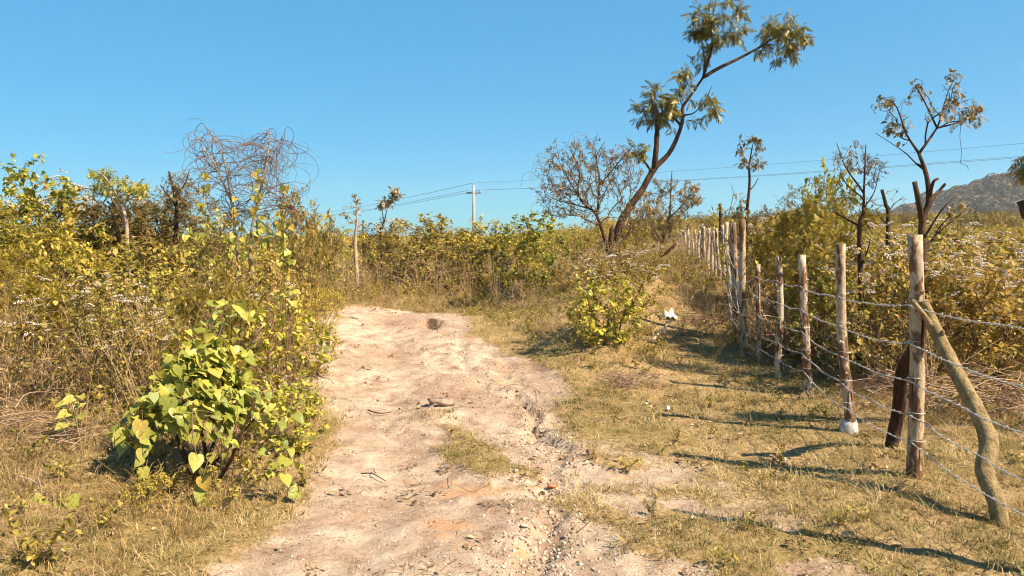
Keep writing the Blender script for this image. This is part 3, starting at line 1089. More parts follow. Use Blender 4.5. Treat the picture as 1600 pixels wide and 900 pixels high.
gravel = [rock_mesh(200 + i, 0.7, 'gravel', 'gravel', sub=0) for i in range(5)]
C_GRAV = hidden_collection('gravel', gravel)
rg, x, y = field(4, 80000, 2.3, 12.5, 0.25, 1.0)
x = x - 0.3
m = track_mask(x, y)
g = seg_dist(x + (fbm(x * 2.3, y * 2.3, 71, 3) - 0.5) * 0.45, y, GULLY)
pr = m * (0.17 + 0.75 * np.exp(-(g / 0.22) ** 2) * sstep(9, 6.5, y) + 0.16 * sstep(0.5, 0.65, fbm(x * 2, y * 2, 55, 3)))
k = rg.uniform(0, 1, len(x)) < pr
x, y, g = x[k], y[k], g[k]
pos, rot, scl, idx = put(rg, x, y, 1, 1, 5, 0.8)
scl = 0.0048 * np.exp(rg.normal(0, 0.6, len(x))) * (1 + 1.0 * np.exp(-(g / 0.25) ** 2))
scl = np.minimum(scl, 0.017)
scatter('gravel', 'loose pale gravel and clods along the rutted track', 'gravel', C_GRAV, pos, rot, scl, idx)


def litter_mesh(seed):
    rg = np.random.default_rng(seed)
    mb = MB()
    n = 7
    pos = np.concatenate([rg.uniform(-.08, .08, (n, 2)), np.full((n, 1), .008)], 1)
    mb.leaves('oval', pos, unit(np.concatenate([rg.normal(0, 1, (n, 2)), rg.normal(0, .25, (n, 1))], 1)), unit(rg.normal(0, .35, (n, 3)) + [0, 0, 1]), rg.uniform(.02, .05, n), rg.uniform(0, 1, n))
    for _ in range(3):
        a = rg.uniform(-.1, .1, 3)
        a[2] = .006
        b = a + np.array([*rg.uniform(-.12, .12, 2), rg.uniform(0, .025)])
        mb.tube(curve([a, (a + b) / 2 + rg.normal(0, .012, 3), b], 5), .0016, 3, False, rg.uniform(.2, .9))
    return mb.mesh('litter', M['dead_leaf'])


C_LIT = hidden_collection('litter', [litter_mesh(230 + i) for i in range(5)])
rg, x, y = field(5, 9000, 2.3, 20, 0.8, 1.0)
m = track_mask(x, y)
k = rg.uniform(0, 1, len(x)) < 0.14 + 0.5 * sstep(0.1, 0.6, np.interp(y, TY, TL) - x) + 0.14 * (1 - m) - 0.02 * m
x, y = x[k], y[k]
scatter('leaf_litter', 'dry leaves and broken twigs strewn over the ground', 'litter', C_LIT, *put(rg, x, y, 0.5, 1.2, 5, 0.1))

# ------------------------------------------------------------------ plant prototypes (parts: name -> mesh)


def shrub(seed, h, w, stems=6, twigs=150, leaf=('oval',), leaves=2600, size=0.05, lm='leaf_shrub', sm='stem', flowers=0, fsize=0.06,
          droop=0.15, tint=(0.45, 0.22), tip=0.0018, core=0.5, shell=0.4, arch=0.12, side=0.9, scat=0.02, zmin=0.1, blobs=None):
    p = Plant(seed, tip)
    rg = p.rg
    for s in range(stems):
        a = s / stems * 6.283 + rg.uniform(-.4, .4)
        o = np.array([math.cos(a), math.sin(a), 0])
        e = o * w * rg.uniform(.12, .34) + np.array([0, 0, h * rg.uniform(.35, .62)])
        p.limb([o * 0.03, o * w * .06 + np.array([0, 0, h * .2]), e], None, None, 7)
    if blobs is None:
        tg = blob(rg, twigs, (0, 0, h * core), (w * .5, w * .5, h * (1 - core)), shell, zmin)
        tg = tg[tg[:, 2] > zmin * 0.5]
    else:
        tg = np.vstack([blob(rg, int(twigs * f), c, r, shell, zmin) for c, r, f in blobs])
    p.reach(tg, arch)
    parts = [('branches', p.wood().mesh('branches', M[sm]))]
    if leaves:
        parts.append(('foliage', p.foliage(MB(), leaf, leaves, size, droop=droop, tint=tint, side=side, scatter=scat).mesh('foliage', M[lm])))
    if flowers:
        tips = np.array([p.P[ids[-1]] for ids, k in p.str if not k])
        score = tips[:, 2] / h + 0.5 * np.linalg.norm(tips[:, :2], axis=1) / w + rg.uniform(0, .35, len(tips))
        best = tips[np.argsort(-score)[:flowers]]
        pos = np.repeat(best, 2, 0) + rg.normal(0, .03, (len(best) * 2, 3)) + np.array([0, 0, .025])
        mb = MB()
        for k, nm in enumerate(('corymb', 'corymb_loose')):
            q = pos[k::2]
            mb.leaves(nm, q, unit(rg.normal(0, 1, q.shape) * [1, 1, .2]), unit(rg.normal(0, .3, q.shape) + [0, 0, 1]), fsize * rg.uniform(.6, 1.3, len(q)), rg.uniform(0, 1, len(q)))
        parts.append(('flowers', mb.mesh('flowers', M['petal'])))
    if leaves:
        me = parts[1][1]
        co = np.empty(len(me.vertices) * 3, np.float32)
        me.vertices.foreach_get('co', co)
        h = float(np.percentile(co[2::3], 98.5))
    return parts, h


PROTO = {}
for i in range(3):
    PROTO['leafy%d' % i] = shrub(300 + i, 1.5, 1.5, 9, 210, ('oval', 'blade'), (3400, 2600, 3000)[i], (0.05, 0.062, 0.042)[i], ('leaf_shrub', 'leaf_olive', 'leaf_vine')[i], tint=(0.48, 0.22))
for i in range(3):
    PROTO['flower%d' % i] = shrub(320 + i, 1.35, 1.25, 11, 210, ('oval', 'blade'), 2500, 0.046, 'leaf_flower', 'stem', 36, 0.058, droop=0.3, tint=(0.48, 0.24), core=0.52)
for i in range(2):
    PROTO['thorn%d' % i] = shrub(340 + i, 2.2, 2.1, 6, 320, ('feather', 'blade'), 7000, 0.058, 'leaf_thorn', 'stem', core=0.58, tint=(0.42, 0.25), shell=0.3, scat=0.03)
for i in range(2):
    PROTO['feather%d' % i] = shrub(350 + i, 2.1, 1.7, 4, 230, ('feather',), 5200, 0.075, 'leaf_feather', 'stem', core=0.55, tint=(0.45, 0.22), side=0.6, scat=0.03)
for i in range(2):
    PROTO['vine%d' % i] = shrub(360 + i, 1.9, 1.5, 6, 190, ('heart', 'heart_flat'), 2600, 0.046, 'leaf_vine', 'stem', droop=0.7, tint=(0.42, 0.25), shell=0.6)
for i in range(2):
    PROTO['brush%d' % i] = shrub(370 + i, 0.9, 1.5, 9, 190, ('blade',), 500, 0.035, 'dead_leaf', 'brush', tint=(0.5, 0.3), core=0.45, tip=0.0022, arch=0.2)
for i in range(2):
    PROTO['herb%d' % i] = shrub(380 + i, 0.55, 0.8, 8, 80, ('oval', 'blade'), 1000, 0.04, 'leaf_shrub', 'stem', tint=(0.55, 0.22), core=0.45, zmin=0.04)


PROTO['bank'] = shrub(395, 1.3, 1.35, 10, 150, ('oval', 'heart_flat', 'oval'), 1250, 0.068, 'leaf_vine', 'stem', 14, 0.05, droop=0.5, tint=(0.55, 0.26), core=0.5, shell=0.35)


def plant(kind, name, label, cat, px, d, top, rot=0.0, group=None, wide=1.0, dz=0.0):
    """A shrub of the given kind, d metres away, its top at sight line row `top`."""
    parts, h = PROTO[kind]
    x = float(PX(px, d))
    z = Hs(x, d) - 0.02 + dz
    s = (P(px, top, d)[2] - z) / h
    t = thing(name, label, cat, (x, d, z), rot, group, (s * wide, s * wide, s))
    for nm, me in parts:
        o = link(nm, me, t)
        if nm == 'flowers':
            o['kind'] = 'stuff'
    return t


# ------------------------------------------------------------------ far land: hill, woods, scrub
hp = [(900, 380), (1200, 376), (1330, 366), (1390, 346), (1450, 321), (1500, 300), (1545, 286), (1600, 274), (1700, 258), (1900, 248), (2200, 262), (2700, 330)]
hxs = np.array([P(a, b, 650)[0] for a, b in hp])
hzs = np.array([P(a, b, 650)[2] for a, b in hp])
X, Y = np.meshgrid(np.linspace(40, 1150, 150), np.linspace(440, 950, 80))
hx, hy = X.ravel(), Y.ravel()


def hill_z(x, y):
    r = np.interp(x * 650 / np.clip(y, 500, 800) * 0.5 + x * 0.5, hxs, hzs)
    prof = sstep(430, 660, y) * (1 - 0.75 * sstep(665, 950, y))
    return -3 + (r + 3) * prof + (fbm(x * 0.012, y * 0.012, 61, 4) - 0.5) * 9 * prof


hz = hill_z(hx, hy)
ii = (np.arange(79)[:, None] * 150 + np.arange(149)[None]).ravel()
M['hill'] = noise_mat('hill', [(0.3, (0.075, 0.062, 0.035)), (0.7, (0.15, 0.12, 0.07))], scale=0.05, bump=0)
tag(link('hill', np_mesh('hill', np.stack([hx, hy, hz], -1), [np.stack([ii, ii + 1, ii + 151, ii + 150], -1)], M['hill'], None, True)), kind='structure')


def tree_clump(seed):
    rg = np.random.default_rng(seed)
    n = 150
    v = unit(rg.normal(0, 1, (n, 3)) + [0, 0, .25])
    lump = 0.65 + 0.6 * fbm(v[:, 0] * 2 + 9, v[:, 1] * 2 + v[:, 2] * 2 + 5, seed, 3)
    pos = v * lump[:, None] * [1, 1, .8] + [0, 0, .5]
    mb = MB()
    mb.leaves('oval', pos, unit(np.cross(v, rg.normal(0, 1, (n, 3)))), unit(v + rg.normal(0, .35, (n, 3))), rg.uniform(.35, .6, n), np.clip(rg.normal(.45, .2, n), 0, 1))
    return mb.mesh('tree_clump', M['woods'])


C_WOOD = hidden_collection('wood', [tree_clump(250 + i) for i in range(6)])
rg = np.random.default_rng(11)
wx, wy = rg.uniform(60, 1000, 6500), rg.uniform(450, 720, 6500)
k = np.abs(wx / wy - 0.70) < 0.26
wx, wy = wx[k], wy[k]
n = len(wx)
scatter('hillside_woods', 'grey green woods covering the distant hill', 'woods', C_WOOD, np.stack([wx, wy, hill_z(wx, wy)], -1),
        np.stack([np.zeros(n), np.zeros(n), rg.uniform(0, 6.28, n)], -1), np.exp(rg.normal(1.15, .28, n)), rg.integers(0, 6, n))

scrub_src = [PROTO[k_][0][1][1] for k_ in ('leafy0', 'leafy1', 'leafy2', 'thorn0', 'flower0')]
C_SCRUB = hidden_collection('scrub', scrub_src)
rg = np.random.default_rng(12)
sy = 26 * (9.0 ** rg.uniform(0, 1, 2300))
sx = rg.uniform(-1, 1, 2300) * (sy * 0.95)
k = ~((sx / sy > 0.12) & (sx / sy < 0.30) & (sy < 48))
sx, sy = sx[k], sy[k]
pos, rot, scl, idx = put(rg, sx, sy, 0.7, 1.12, 5, 0.05, None, 0.0)
scl = np.where(idx == 3, scl * 0.62, scl) * np.where(sy < 45, 0.9, 1.0)
scatter('scrubland', 'far scrub of low bushes reaching back to the horizon', 'scrub', C_SCRUB, pos, rot, scl, idx)

rg = np.random.default_rng(13)
sy = 95 * (4.4 ** rg.uniform(0, 1, 2600))
sx = rg.uniform(.12, .95, 2600) * sy
pos, rot, scl, idx = put(rg, sx, sy, 1.2, 2.6, 5, 0.05, None, 0.0)
scl = np.where(idx == 3, scl * 0.8, scl)
scatter('hill_foot_scrub', 'scrub and small trees thickening towards the foot of the hill', 'scrub', C_SCRUB, pos, rot, scl, idx)

# bare soil patch at the hill's foot
M['bare'] = noise_mat('bare', [(0.3, (0.46, 0.30, 0.20)), (0.7, (0.62, 0.44, 0.31))], scale=0.4, bump=0)
c = P(1640, 352, 210)
X, Y = np.meshgrid(np.linspace(-1, 1, 25), np.linspace(-1, 1, 13))
bx_, by_ = X.ravel(), Y.ravel()
bz_ = 2.4 * np.maximum(0, 1 - bx_ ** 2) * np.maximum(0, 1 - by_ ** 2) + (fbm(bx_ * 5, by_ * 5, 4, 3) - .5) * .5
ii = (np.arange(12)[:, None] * 25 + np.arange(24)[None]).ravel()
zb = Hs(c[0], c[1]) - .6
tag(link('bare_soil_mound', np_mesh('bare_soil_mound', np.stack([bx_ * 15 + c[0], by_ * 6 + c[1], zb + bz_ * 1.1], -1), [np.stack([ii, ii + 1, ii + 26, ii + 25], -1)], M['bare'], None, True)), kind='structure')

# ------------------------------------------------------------------ power line
def power_pole(label, x, y, top):
    z = Hs(x, y)
    t = thing('power_pole', label, 'power pole', (x, y, z - 0.3), 0, 'poles of the power line')
    h = top - z + 0.3
    MB().tube([(0, 0, 0), (0, 0, h * .5), (0, 0, h)], [.17, .14, .10], 8).build('pole', M['pole'], t)
    MB().tube([(-.7, .25, h - .75), (.7, -.25, h - .75)], .06, 4).build('crossarm', M['steel'], t)
    for s in (-.6, .6):
        MB().tube([(s, -.35 * s, h - .70), (s, -.35 * s, h - .6), (s, -.35 * s, h - .56), (s, -.35 * s, h - .5)], [.035, .06, .035, .05], 7).build('insulator', M['concrete'], t)
    MB().tube([(0, 0, h), (0, 0, h + .12), (0, 0, h + .16), (0, 0, h + .22)], [.03, .03, .06, .04], 7).build('insulator', M['concrete'], t)
    return np.array([(0, 0, h + .2), (-.6, .21, h - .5), (.6, -.21, h - .5)]) + np.array([x, y, z - .3])


p0 = P(740, 289, 70)
A = power_pole('pale concrete power pole with a crossarm rising behind the shrubs', p0[0], 70.0, p0[2])
q0 = P(2200, 176, 30)
B = power_pole('concrete power pole just past the edge of the view', q0[0], 30.0, q0[2])
r0 = P(470, 337, 185)
C = power_pole('tiny far concrete power pole hidden behind the bushes', r0[0], 185.0, r0[2])
wl_ = thing('power_cable', 'three thin overhead power cables crossing the blue sky', 'power cable', tuple(A[0]))
for a, b, sag in ((A, B, 0.35), (A, C, 0.5)):
    for k in range(3):
        t = np.linspace(0, 1, 40)[:, None]
        c = a[k] + (b[k] - a[k]) * t
        c[:, 2] -= (sag * 4 * t * (1 - t))[:, 0]
        MB().tube(c - A[0], 0.009 if b is B else 0.02, 4, False).build('cable', M['cable'], wl_)

# ------------------------------------------------------------------ trees
def world_limb(pl, base, pts, radii=None, start=None, n=12):
    pl.limb([P(*q) - base for q in pts], radii, start, n)


def finish(pl, t, wood_mat, twig_mat, leafmb=None, leaf_m=None):
    pl.wood(True).build('trunk', M[wood_mat], t, True)
    if any(k == 0 for _, k in pl.str):
        pl.wood(False).build('twigs', M[twig_mat], t)['kind'] = 'stuff'
    if leafmb is not None:
        leafmb.build('crown', M[leaf_m], t)


# leaning neem above the bank
D = 15.0
base = P(968, 428, D)
base[2] = Hs(base[0], D) - 0.1
t = thing('neem_tree', 'tall leaning tree with a dark forked trunk and drooping leaf clusters', 'tree', tuple(base))
pl = Plant(501, 0.003, 0.4)
world_limb(pl, base, [(968, 436, D), (966, 400, D), (965, 362, D), (978, 332, D), (1003, 297, D), (1022, 264, D), (1045, 240, D), (1060, 210, D), (1067, 186, D), (1067, 167, D), (1078, 151, D), (1098, 122, D)],
           [.095, .085, .08, .074, .068, .06, .048, .042, .037, .032, .028, .024], None, 40)
world_limb(pl, base, [(1098, 122, D), (1107, 93, D - .1), (1113, 70, D - .1), (1112, 34, D - .15), (1118, 5, D)], [.036, .03, .025, .018, .012], True)
world_limb(pl, base, [(1098, 122, D), (1120, 108, D + .1), (1153, 92, D + .2), (1190, 72, D + .3), (1215, 55, D + .3)], [.042, .036, .03, .024, .014], True)
world_limb(pl, base, [(1100, 115, D), (1101, 95, D + .3), (1096, 65, D + .35), (1085, 40, D + .4)], [.026, .02, .015, .01], True)
world_limb(pl, base, [(1022, 264, D), (1025, 235, D - .1), (1027, 205, D - .1), (1028, 188, D - .1)], [.06, .055, .05, .045], True)
world_limb(pl, base, [(1028, 195, D - .1), (1035, 170, D - .3), (1015, 145, D - .3)], [.02, .015, .01], True)
world_limb(pl, base, [(1064, 196, D), (1045, 175, D + .2), (1030, 160, D + .3)], [.03, .02, .012], True)
world_limb(pl, base, [(1068, 180, D), (1085, 176, D - .2), (1103, 155, D - .3), (1112, 134, D - .3)], [.018, .013, .01, .006], True)
world_limb(pl, base, [(1018, 268, D), (1006, 250, D - .2), (1000, 236, D - .3)], [.03, .022, .012], True)
world_limb(pl, base, [(1067, 167, D), (1062, 150, D - .2), (1064, 120, D - .2)], [.014, .01, .006], True)
rg = pl.rg
m1 = F_PX / D
tg = [blob(rg, 46, P(1122, 38, D) - base, (52 / m1, .6, 60 / m1), .2), blob(rg, 44, P(1226, 58, D + .3) - base, (48 / m1, .5, 38 / m1), .2),
      blob(rg, 38, P(1032, 160, D - .1) - base, (44 / m1, .5, 42 / m1), .2), blob(rg, 9, P(1106, 162, D - .2) - base, (16 / m1, .3, 26 / m1)),
      blob(rg, 7, P(1002, 235, D - .3) - base, (12 / m1, .15, 12 / m1)), blob(rg, 9, P(1068, 125, D - .2) - base, (16 / m1, .2, 22 / m1)), blob(rg, 12, P(1095, 20, D) - base, (22 / m1, .4, 35 / m1))]
pl.reach(np.vstack(tg), 0.1, 0.1, 0.1)
pl.wood(True, 8).build('trunk', M['bark'], t, True)
pl.wood(False).build('twigs', M['stem_dark'], t)['kind'] = 'stuff'
pl.foliage(MB(), ('neem', 'neem_wide'), 1900, 0.125, along=0.45, side=0.85, droop=0.4, up=0.75, t0=0.25, tint=(0.42, 0.24), scatter=0.03).build('crown', M['leaf_neem'], t)
c = curve([P(960, 436, D - .2) - base, P(957, 400, D - .22) - base, P(954, 372, D - .2) - base, P(957, 352, D - .15) - base], 12)
MB().tube(c, np.interp(np.linspace(0, 1, len(c)), [0, .6, .9, 1], [.06, .05, .04, .012]), 9, True, .5, .12, rg).build('dead_stub', M['bark_black'], t, True)

# twiggy tree draped with whips, left of the neem
D = 13.6
base = P(955, 420, D)
base[2] = Hs(base[0], D) - 0.05
t = thing('whip_tree', 'wide twiggy tree with hanging whips, left of the leaning tree', 'tree', tuple(base))
pl = Plant(502, 0.0040, 0.38)
world_limb(pl, base, [(956, 424, D), (951, 395, D), (938, 352, D), (929, 331, D), (912, 318, D), (888, 280, D), (872, 248, D)], [.04, .036, .03, .026, .02, .013, .006], None, 18)
world_limb(pl, base, [(933, 340, D), (936, 300, D + .2), (936, 275, D + .2), (932, 244, D + .2), (945, 222, D + .2)], [.022, .019, .016, .011, .006], True)
world_limb(pl, base, [(912, 318, D), (903, 300, D - .3), (905, 265, D - .4), (890, 232, D - .4)], [.02, .016, .01, .006], True)
world_limb(pl, base, [(936, 290, D + .2), (960, 262, D + .1), (978, 240, D), (992, 225, D)], [.016, .012, .01, .006], True)
world_limb(pl, base, [(925, 328, D), (900, 320, D + .3), (868, 312, D + .4), (850, 300, D + .4)], [.015, .012, .008, .005], True)
m1 = F_PX / D
rg = pl.rg
tg = np.vstack([blob(rg, 520, P(905, 280, D) - base, (70 / m1, .8, 72 / m1), 0.2), blob(rg, 130, P(972, 262, D + .2) - base, (36 / m1, .5, 42 / m1), 0.3), blob(rg, 30, P(862, 300, D) - base, (22 / m1, .5, 55 / m1)), blob(rg, 110, P(990, 335, D + .3) - base, (38 / m1, .5, 48 / m1), 0.2)])
pl.reach(tg, 0.15, 0.14, 0.1)
pl.wood(True, 8).build('trunk', M['stem_dark'], t, True)
pl.wood(False).build('twigs', M['stem'], t)['kind'] = 'stuff'
pl.foliage(MB(), ('pea', 'blade'), 3600, 0.05, droop=0.6, tint=(0.42, 0.27), scatter=0.02).build('crown', M['leaf_pale'], t)
mb = MB()
for _ in range(60):
    a = rg.integers(20, pl.n)
    p = pl.P[a]
    az, L = rg.uniform(0, 6.28), rg.uniform(.25, .6)
    if p[2] < 1.3:
        continue
    o = np.array([math.cos(az) - .35, math.sin(az) * .6, 0])
    mb.tube(curve([p, p + o * L * .3 + [0, 0, .22 * L], p + o * L * .62 + [0, 0, .05 * L], p + o * L * .75 + [0, 0, -.5 * L]], 10), np.linspace(.0035, .0016, 10) if len(curve([p, p, p, p], 10)) == 10 else .0025, 3, False)
mb.build('whips', M['stem_red'], t)['kind'] = 'stuff'

# pale feathery tree behind the neem
D = 18.5
base = P(1040, 420, D)
base[2] = Hs(base[0], D) - 0.05
t = thing('pale_feathery_tree', 'hazy pale twiggy tree behind the leaning tree, by the far posts', 'tree', tuple(base))
pl = Plant(503, 0.0026, 0.42)
world_limb(pl, base, [(1035, 420, D), (1034, 380, D), (1046, 340, D), (1048, 300, D), (1050, 268, D)], [.06, .05, .04, .02, .01])
world_limb(pl, base, [(1034, 380, D), (1015, 345, D + .2), (1005, 310, D + .2)], [.03, .02, .01], True)
world_limb(pl, base, [(1046, 340, D), (1068, 318, D), (1085, 290, D)], [.02, .014, .008], True)
m1 = F_PX / D
rg = pl.rg
pl.reach(np.vstack([blob(rg, 120, P(1043, 325, D) - base, (46 / m1, .8, 52 / m1), .3), blob(rg, 50, P(1000, 345, D - .5) - base, (30 / m1, .6, 50 / m1), .3), blob(rg, 16, P(1083, 305, D) - base, (12 / m1, .3, 22 / m1))]), .1)
finish(pl, t, 'stem', 'stem_red', pl.foliage(MB(), ('pea', 'blade', 'feather'), 4200, 0.07, droop=.3, tint=(.5, .25)), 'leaf_pale')


def slim_tree(seed, label, D, trunk, radii, limbs, clusters, leaf, nleaf, size, lm, wood='stem_dark', twig='stem_dark', tint=(.5, .25), name='slender_tree', group=None, tip=.0022, droop=.35, base_px=None):
    base = P(trunk[0][0], trunk[0][1], D)
    base[2] = Hs(base[0], D) - .05
    t = thing(name, label, 'tree', tuple(base), 0, group)
    pl = Plant(seed, tip, .42)
    tr = [P(a, b, D) - base for a, b in trunk]
    tr[0] = np.array([0, 0, 0.0])
    pl.limb(tr, radii, None, 20)
    for pts, r in limbs:
        pl.limb([P(a, b, D + dd) - base for a, b, dd in pts], r, True, 9)
    m1 = F_PX / D
    if clusters:
        pl.reach(np.vstack([blob(pl.rg, n_, P(a, b, D) - base, (rx / m1, rx / m1, ry / m1), .25) for a, b, rx, ry, n_ in clusters]), .1, .12, .08)
    mb = None
    if nleaf:
        mb = pl.foliage(MB(), leaf, nleaf, size, droop=droop, tint=tint, t0=.3)
    finish(pl, t, wood, twig, mb, lm)
    return t, pl, base


slim_tree(511, 'bare forked tree with dry leaf tufts behind the tallest near post', 7.5,
          [(1444, 470), (1442, 418), (1441, 347), (1451, 316), (1448, 276), (1436, 240)], [.045, .04, .036, .03, .024, .017],
          [([(1436, 240, 0), (1416, 209, -.1), (1402, 169, -.1), (1388, 156, -.15), (1372, 153, -.15)], [.014, .01, .007, .005, .003]),
           ([(1436, 240, 0), (1464, 200, .1), (1471, 178, .1), (1482, 142, .15), (1492, 122, .15)], [.015, .011, .008, .005, .003]),
           ([(1464, 200, .1), (1496, 191, .2), (1531, 169, .25)], [.011, .008, .004]),
           ([(1464, 200, .1), (1447, 164, -.1), (1430, 132, -.1)], [.011, .008, .004]),
           ([(1441, 350, 0), (1436, 318, -.1), (1429, 284, -.12)], [.03, .027, .024]),
           ([(1451, 316, 0), (1466, 300, .1), (1477, 287, .1)], [.022, .018, .014]),
           ([(1452, 310, 0), (1458, 285, -.1), (1466, 279, -.1)], [.02, .016, .012]),
           ([(1437, 262, 0), (1416, 240, .2), (1390, 222, .2), (1368, 208, .2)], [.008, .006, .004, .003]),
           ([(1442, 392, 0), (1470, 360, .2), (1500, 335, .2), (1522, 311, .2)], [.016, .012, .008, .004]),
           ([(1442, 375, 0), (1470, 330, -.2), (1496, 303, -.2)], [.012, .008, .004])],
          [(1388, 160, 22, 16, 28), (1408, 190, 18, 20, 18), (1432, 138, 16, 18, 18), (1488, 138, 18, 28, 30), (1500, 172, 32, 20, 30), (1525, 178, 14, 16, 16), (1455, 178, 22, 22, 16), (1385, 205, 20, 12, 12), (1500, 330, 24, 20, 16)],
          ('pea', 'oval'), 380, .055, 'leaf_pale', 'bark', tint=(.4, .25), name='bare_tree', droop=.9)
bt = bpy.data.objects['bare_tree']
bb = np.array(bt.location)
MB().tube(curve([P(1502, 190, 7.65) - bb, P(1500, 215, 7.65) - bb, P(1503, 240, 7.65) - bb, P(1501, 254, 7.65) - bb, P(1511, 259, 7.65) - bb, P(1513, 265, 7.65) - bb], 20), .0028, 3, False).build('hanging_vine', M['stem_dark'], bt)
slim_tree(512, 'dark sapling with yellow vine leaves behind the second post', 7.9,
          [(1346, 490), (1344, 420), (1343, 353), (1349, 330), (1350, 290), (1353, 226)], [.03, .027, .024, .018, .012, .005],
          [([(1343, 353, 0), (1322, 342, .1), (1301, 330, .2)], [.012, .009, .005]),
           ([(1349, 310, 0), (1324, 289, -.1), (1312, 270, -.1)], [.009, .007, .004]),
           ([(1349, 300, 0), (1322, 262, .15), (1307, 223, .2)], [.011, .008, .004]),
           ([(1350, 325, 0), (1366, 300, .1), (1375, 262, .1)], [.008, .006, .004]),
           ([(1344, 420, 0), (1356, 390, -.1), (1360, 372, -.1)], [.01, .008, .005])],
          [(1342, 248, 36, 28, 60), (1318, 248, 20, 24, 22), (1368, 262, 16, 24, 24), (1325, 300, 24, 22, 20), (1350, 320, 18, 24, 14)],
          ('blade', 'pea'), 360, .042, 'leaf_pale', 'stem_dark', 'stem', tint=(.4, .25), droop=.7)
slim_tree(513, 'thin lone sapling with round leaf tufts rising above the corner post', 14.0,
          [(1166, 420), (1167, 342), (1171, 290), (1171, 258), (1176, 226)], [.04, .032, .026, .02, .008],
          [([(1169, 300, 0), (1178, 290, 0), (1185, 278, 0)], [.014, .01, .006]), ([(1171, 258, 0), (1160, 240, 0), (1155, 222, 0)], [.01, .007, .004]), ([(1171, 250, 0), (1186, 232, 0), (1193, 225, 0)], [.01, .007, .004])],
          [(1160, 228, 12, 12, 12), (1190, 228, 10, 8, 8), (1180, 255, 16, 8, 12), (1176, 214, 10, 6, 8), (1160, 325, 14, 16, 12), (1163, 252, 8, 8, 6)],
          ('neem', 'oval'), 260, .085, 'leaf_pale', 'stem_dark', 'stem_dark', tint=(.35, .22))
slim_tree(514, 'leafy stub of a lopped tree among the far posts', 19.5,
          [(1127, 420), (1126, 360), (1125, 318)], [.05, .044, .04], [([(1126, 345, 0), (1117, 335, .2), (1112, 322, .2)], [.02, .014, .01]), ([(1126, 350, 0), (1138, 335, .2), (1146, 300, .2), (1140, 285, .2)], [.014, .01, .007, .004])],
          [(1118, 338, 18, 20, 24), (1140, 345, 16, 22, 20), (1150, 310, 12, 16, 6)], ('oval', 'blade'), 520, .05, 'leaf_shrub', 'bark', 'stem', tint=(.35, .25))
slim_tree(515, 'reddish leaved sapling with a pale curved trunk on the rise ahead', 17.0,
          [(560, 442), (556, 405), (555, 372), (558, 345), (557, 310)], [.05, .045, .04, .026, .01],
          [([(556, 360, 0), (565, 350, 0), (572, 355, 0)], [.02, .014, .01]), ([(556, 350, 0), (543, 335, 0), (537, 328, 0)], [.012, .008, .005])],
          [(556, 320, 9, 18, 22), (538, 332, 9, 9, 10), (556, 345, 14, 8, 8)], ('blade', 'oval'), 240, .055, 'leaf_pale', 'stem_pale', 'stem_red', tint=(.55, .25))
slim_tree(516, 'forked dark sapling with pale leaf sprays on the skyline', 19.5,
          [(598, 420), (596, 385), (594, 360), (601, 345)], [.04, .034, .028, .02],
          [([(601, 345, 0), (606, 325, 0), (622, 303, 0)], [.016, .01, .005]), ([(600, 346, 0), (597, 330, 0), (594, 318, 0)], [.014, .01, .005]), ([(596, 360, 0), (588, 348, 0)], [.012, .006])],
          [(600, 318, 10, 12, 18), (622, 302, 10, 9, 18), (612, 315, 8, 8, 8)], ('pea', 'oval'), 340, .085, 'leaf_pale', 'stem_dark', 'stem', tint=(.55, .25))
slim_tree(517, 'small tree with pale bare limbs and sparse brownish leaves over thickets', 10.6,
          [(202, 430), (199, 385), (197, 345), (190, 318)], [.035, .03, .026, .02],
          [([(197, 345, 0), (180, 318, .1), (165, 295, .1)], [.015, .01, .006]), ([(192, 325, 0), (205, 300, .1), (215, 285, .1)], [.014, .01, .006]), ([(190, 318, 0), (170, 285, -.2), (156, 268, -.2)], [.014, .01, .005])],
          [(160, 272, 18, 12, 26), (185, 292, 30, 16, 34), (222, 296, 20, 14, 24), (150, 295, 14, 10, 10)], ('pea', 'blade'), 900, .055, 'leaf_vine', 'stem_pale', 'stem', tint=(.6, .2))
slim_tree(518, 'dark dead-topped little tree with broken twigs among the left thickets', 10.9,
          [(276, 430), (274, 385), (276, 330), (272, 300), (264, 268)], [.04, .036, .03, .024, .016],
          [([(274, 310, 0), (290, 285, .1), (296, 265, .1)], [.016, .012, .006]), ([(274, 320, 0), (258, 300, .1), (250, 288, .1)], [.014, .01, .005])],
          [(280, 285, 24, 18, 44), (272, 315, 34, 22, 44), (300, 300, 14, 18, 16)], ('blade', 'pea'), 700, .045, 'leaf_thorn', 'stem_dark', 'stem', tint=(.6, .25))
slim_tree(519, 'broken dead snag with a few side twigs between sapling and bare tree', 10.0,
          [(1390, 420), (1388, 350), (1384, 320), (1378, 296)], [.035, .03, .026, .02],
          [([(1386, 335, 0), (1398, 318, .1), (1412, 308, .1)], [.01, .007, .003]), ([(1388, 352, 0), (1376, 340, .1), (1368, 325, .1)], [.01, .007, .003])],
          [(1372, 312, 14, 14, 8), (1402, 305, 16, 14, 8)], ('blade',), 40, .04, 'leaf_pale', 'bark', 'stem', name='dead_snag')

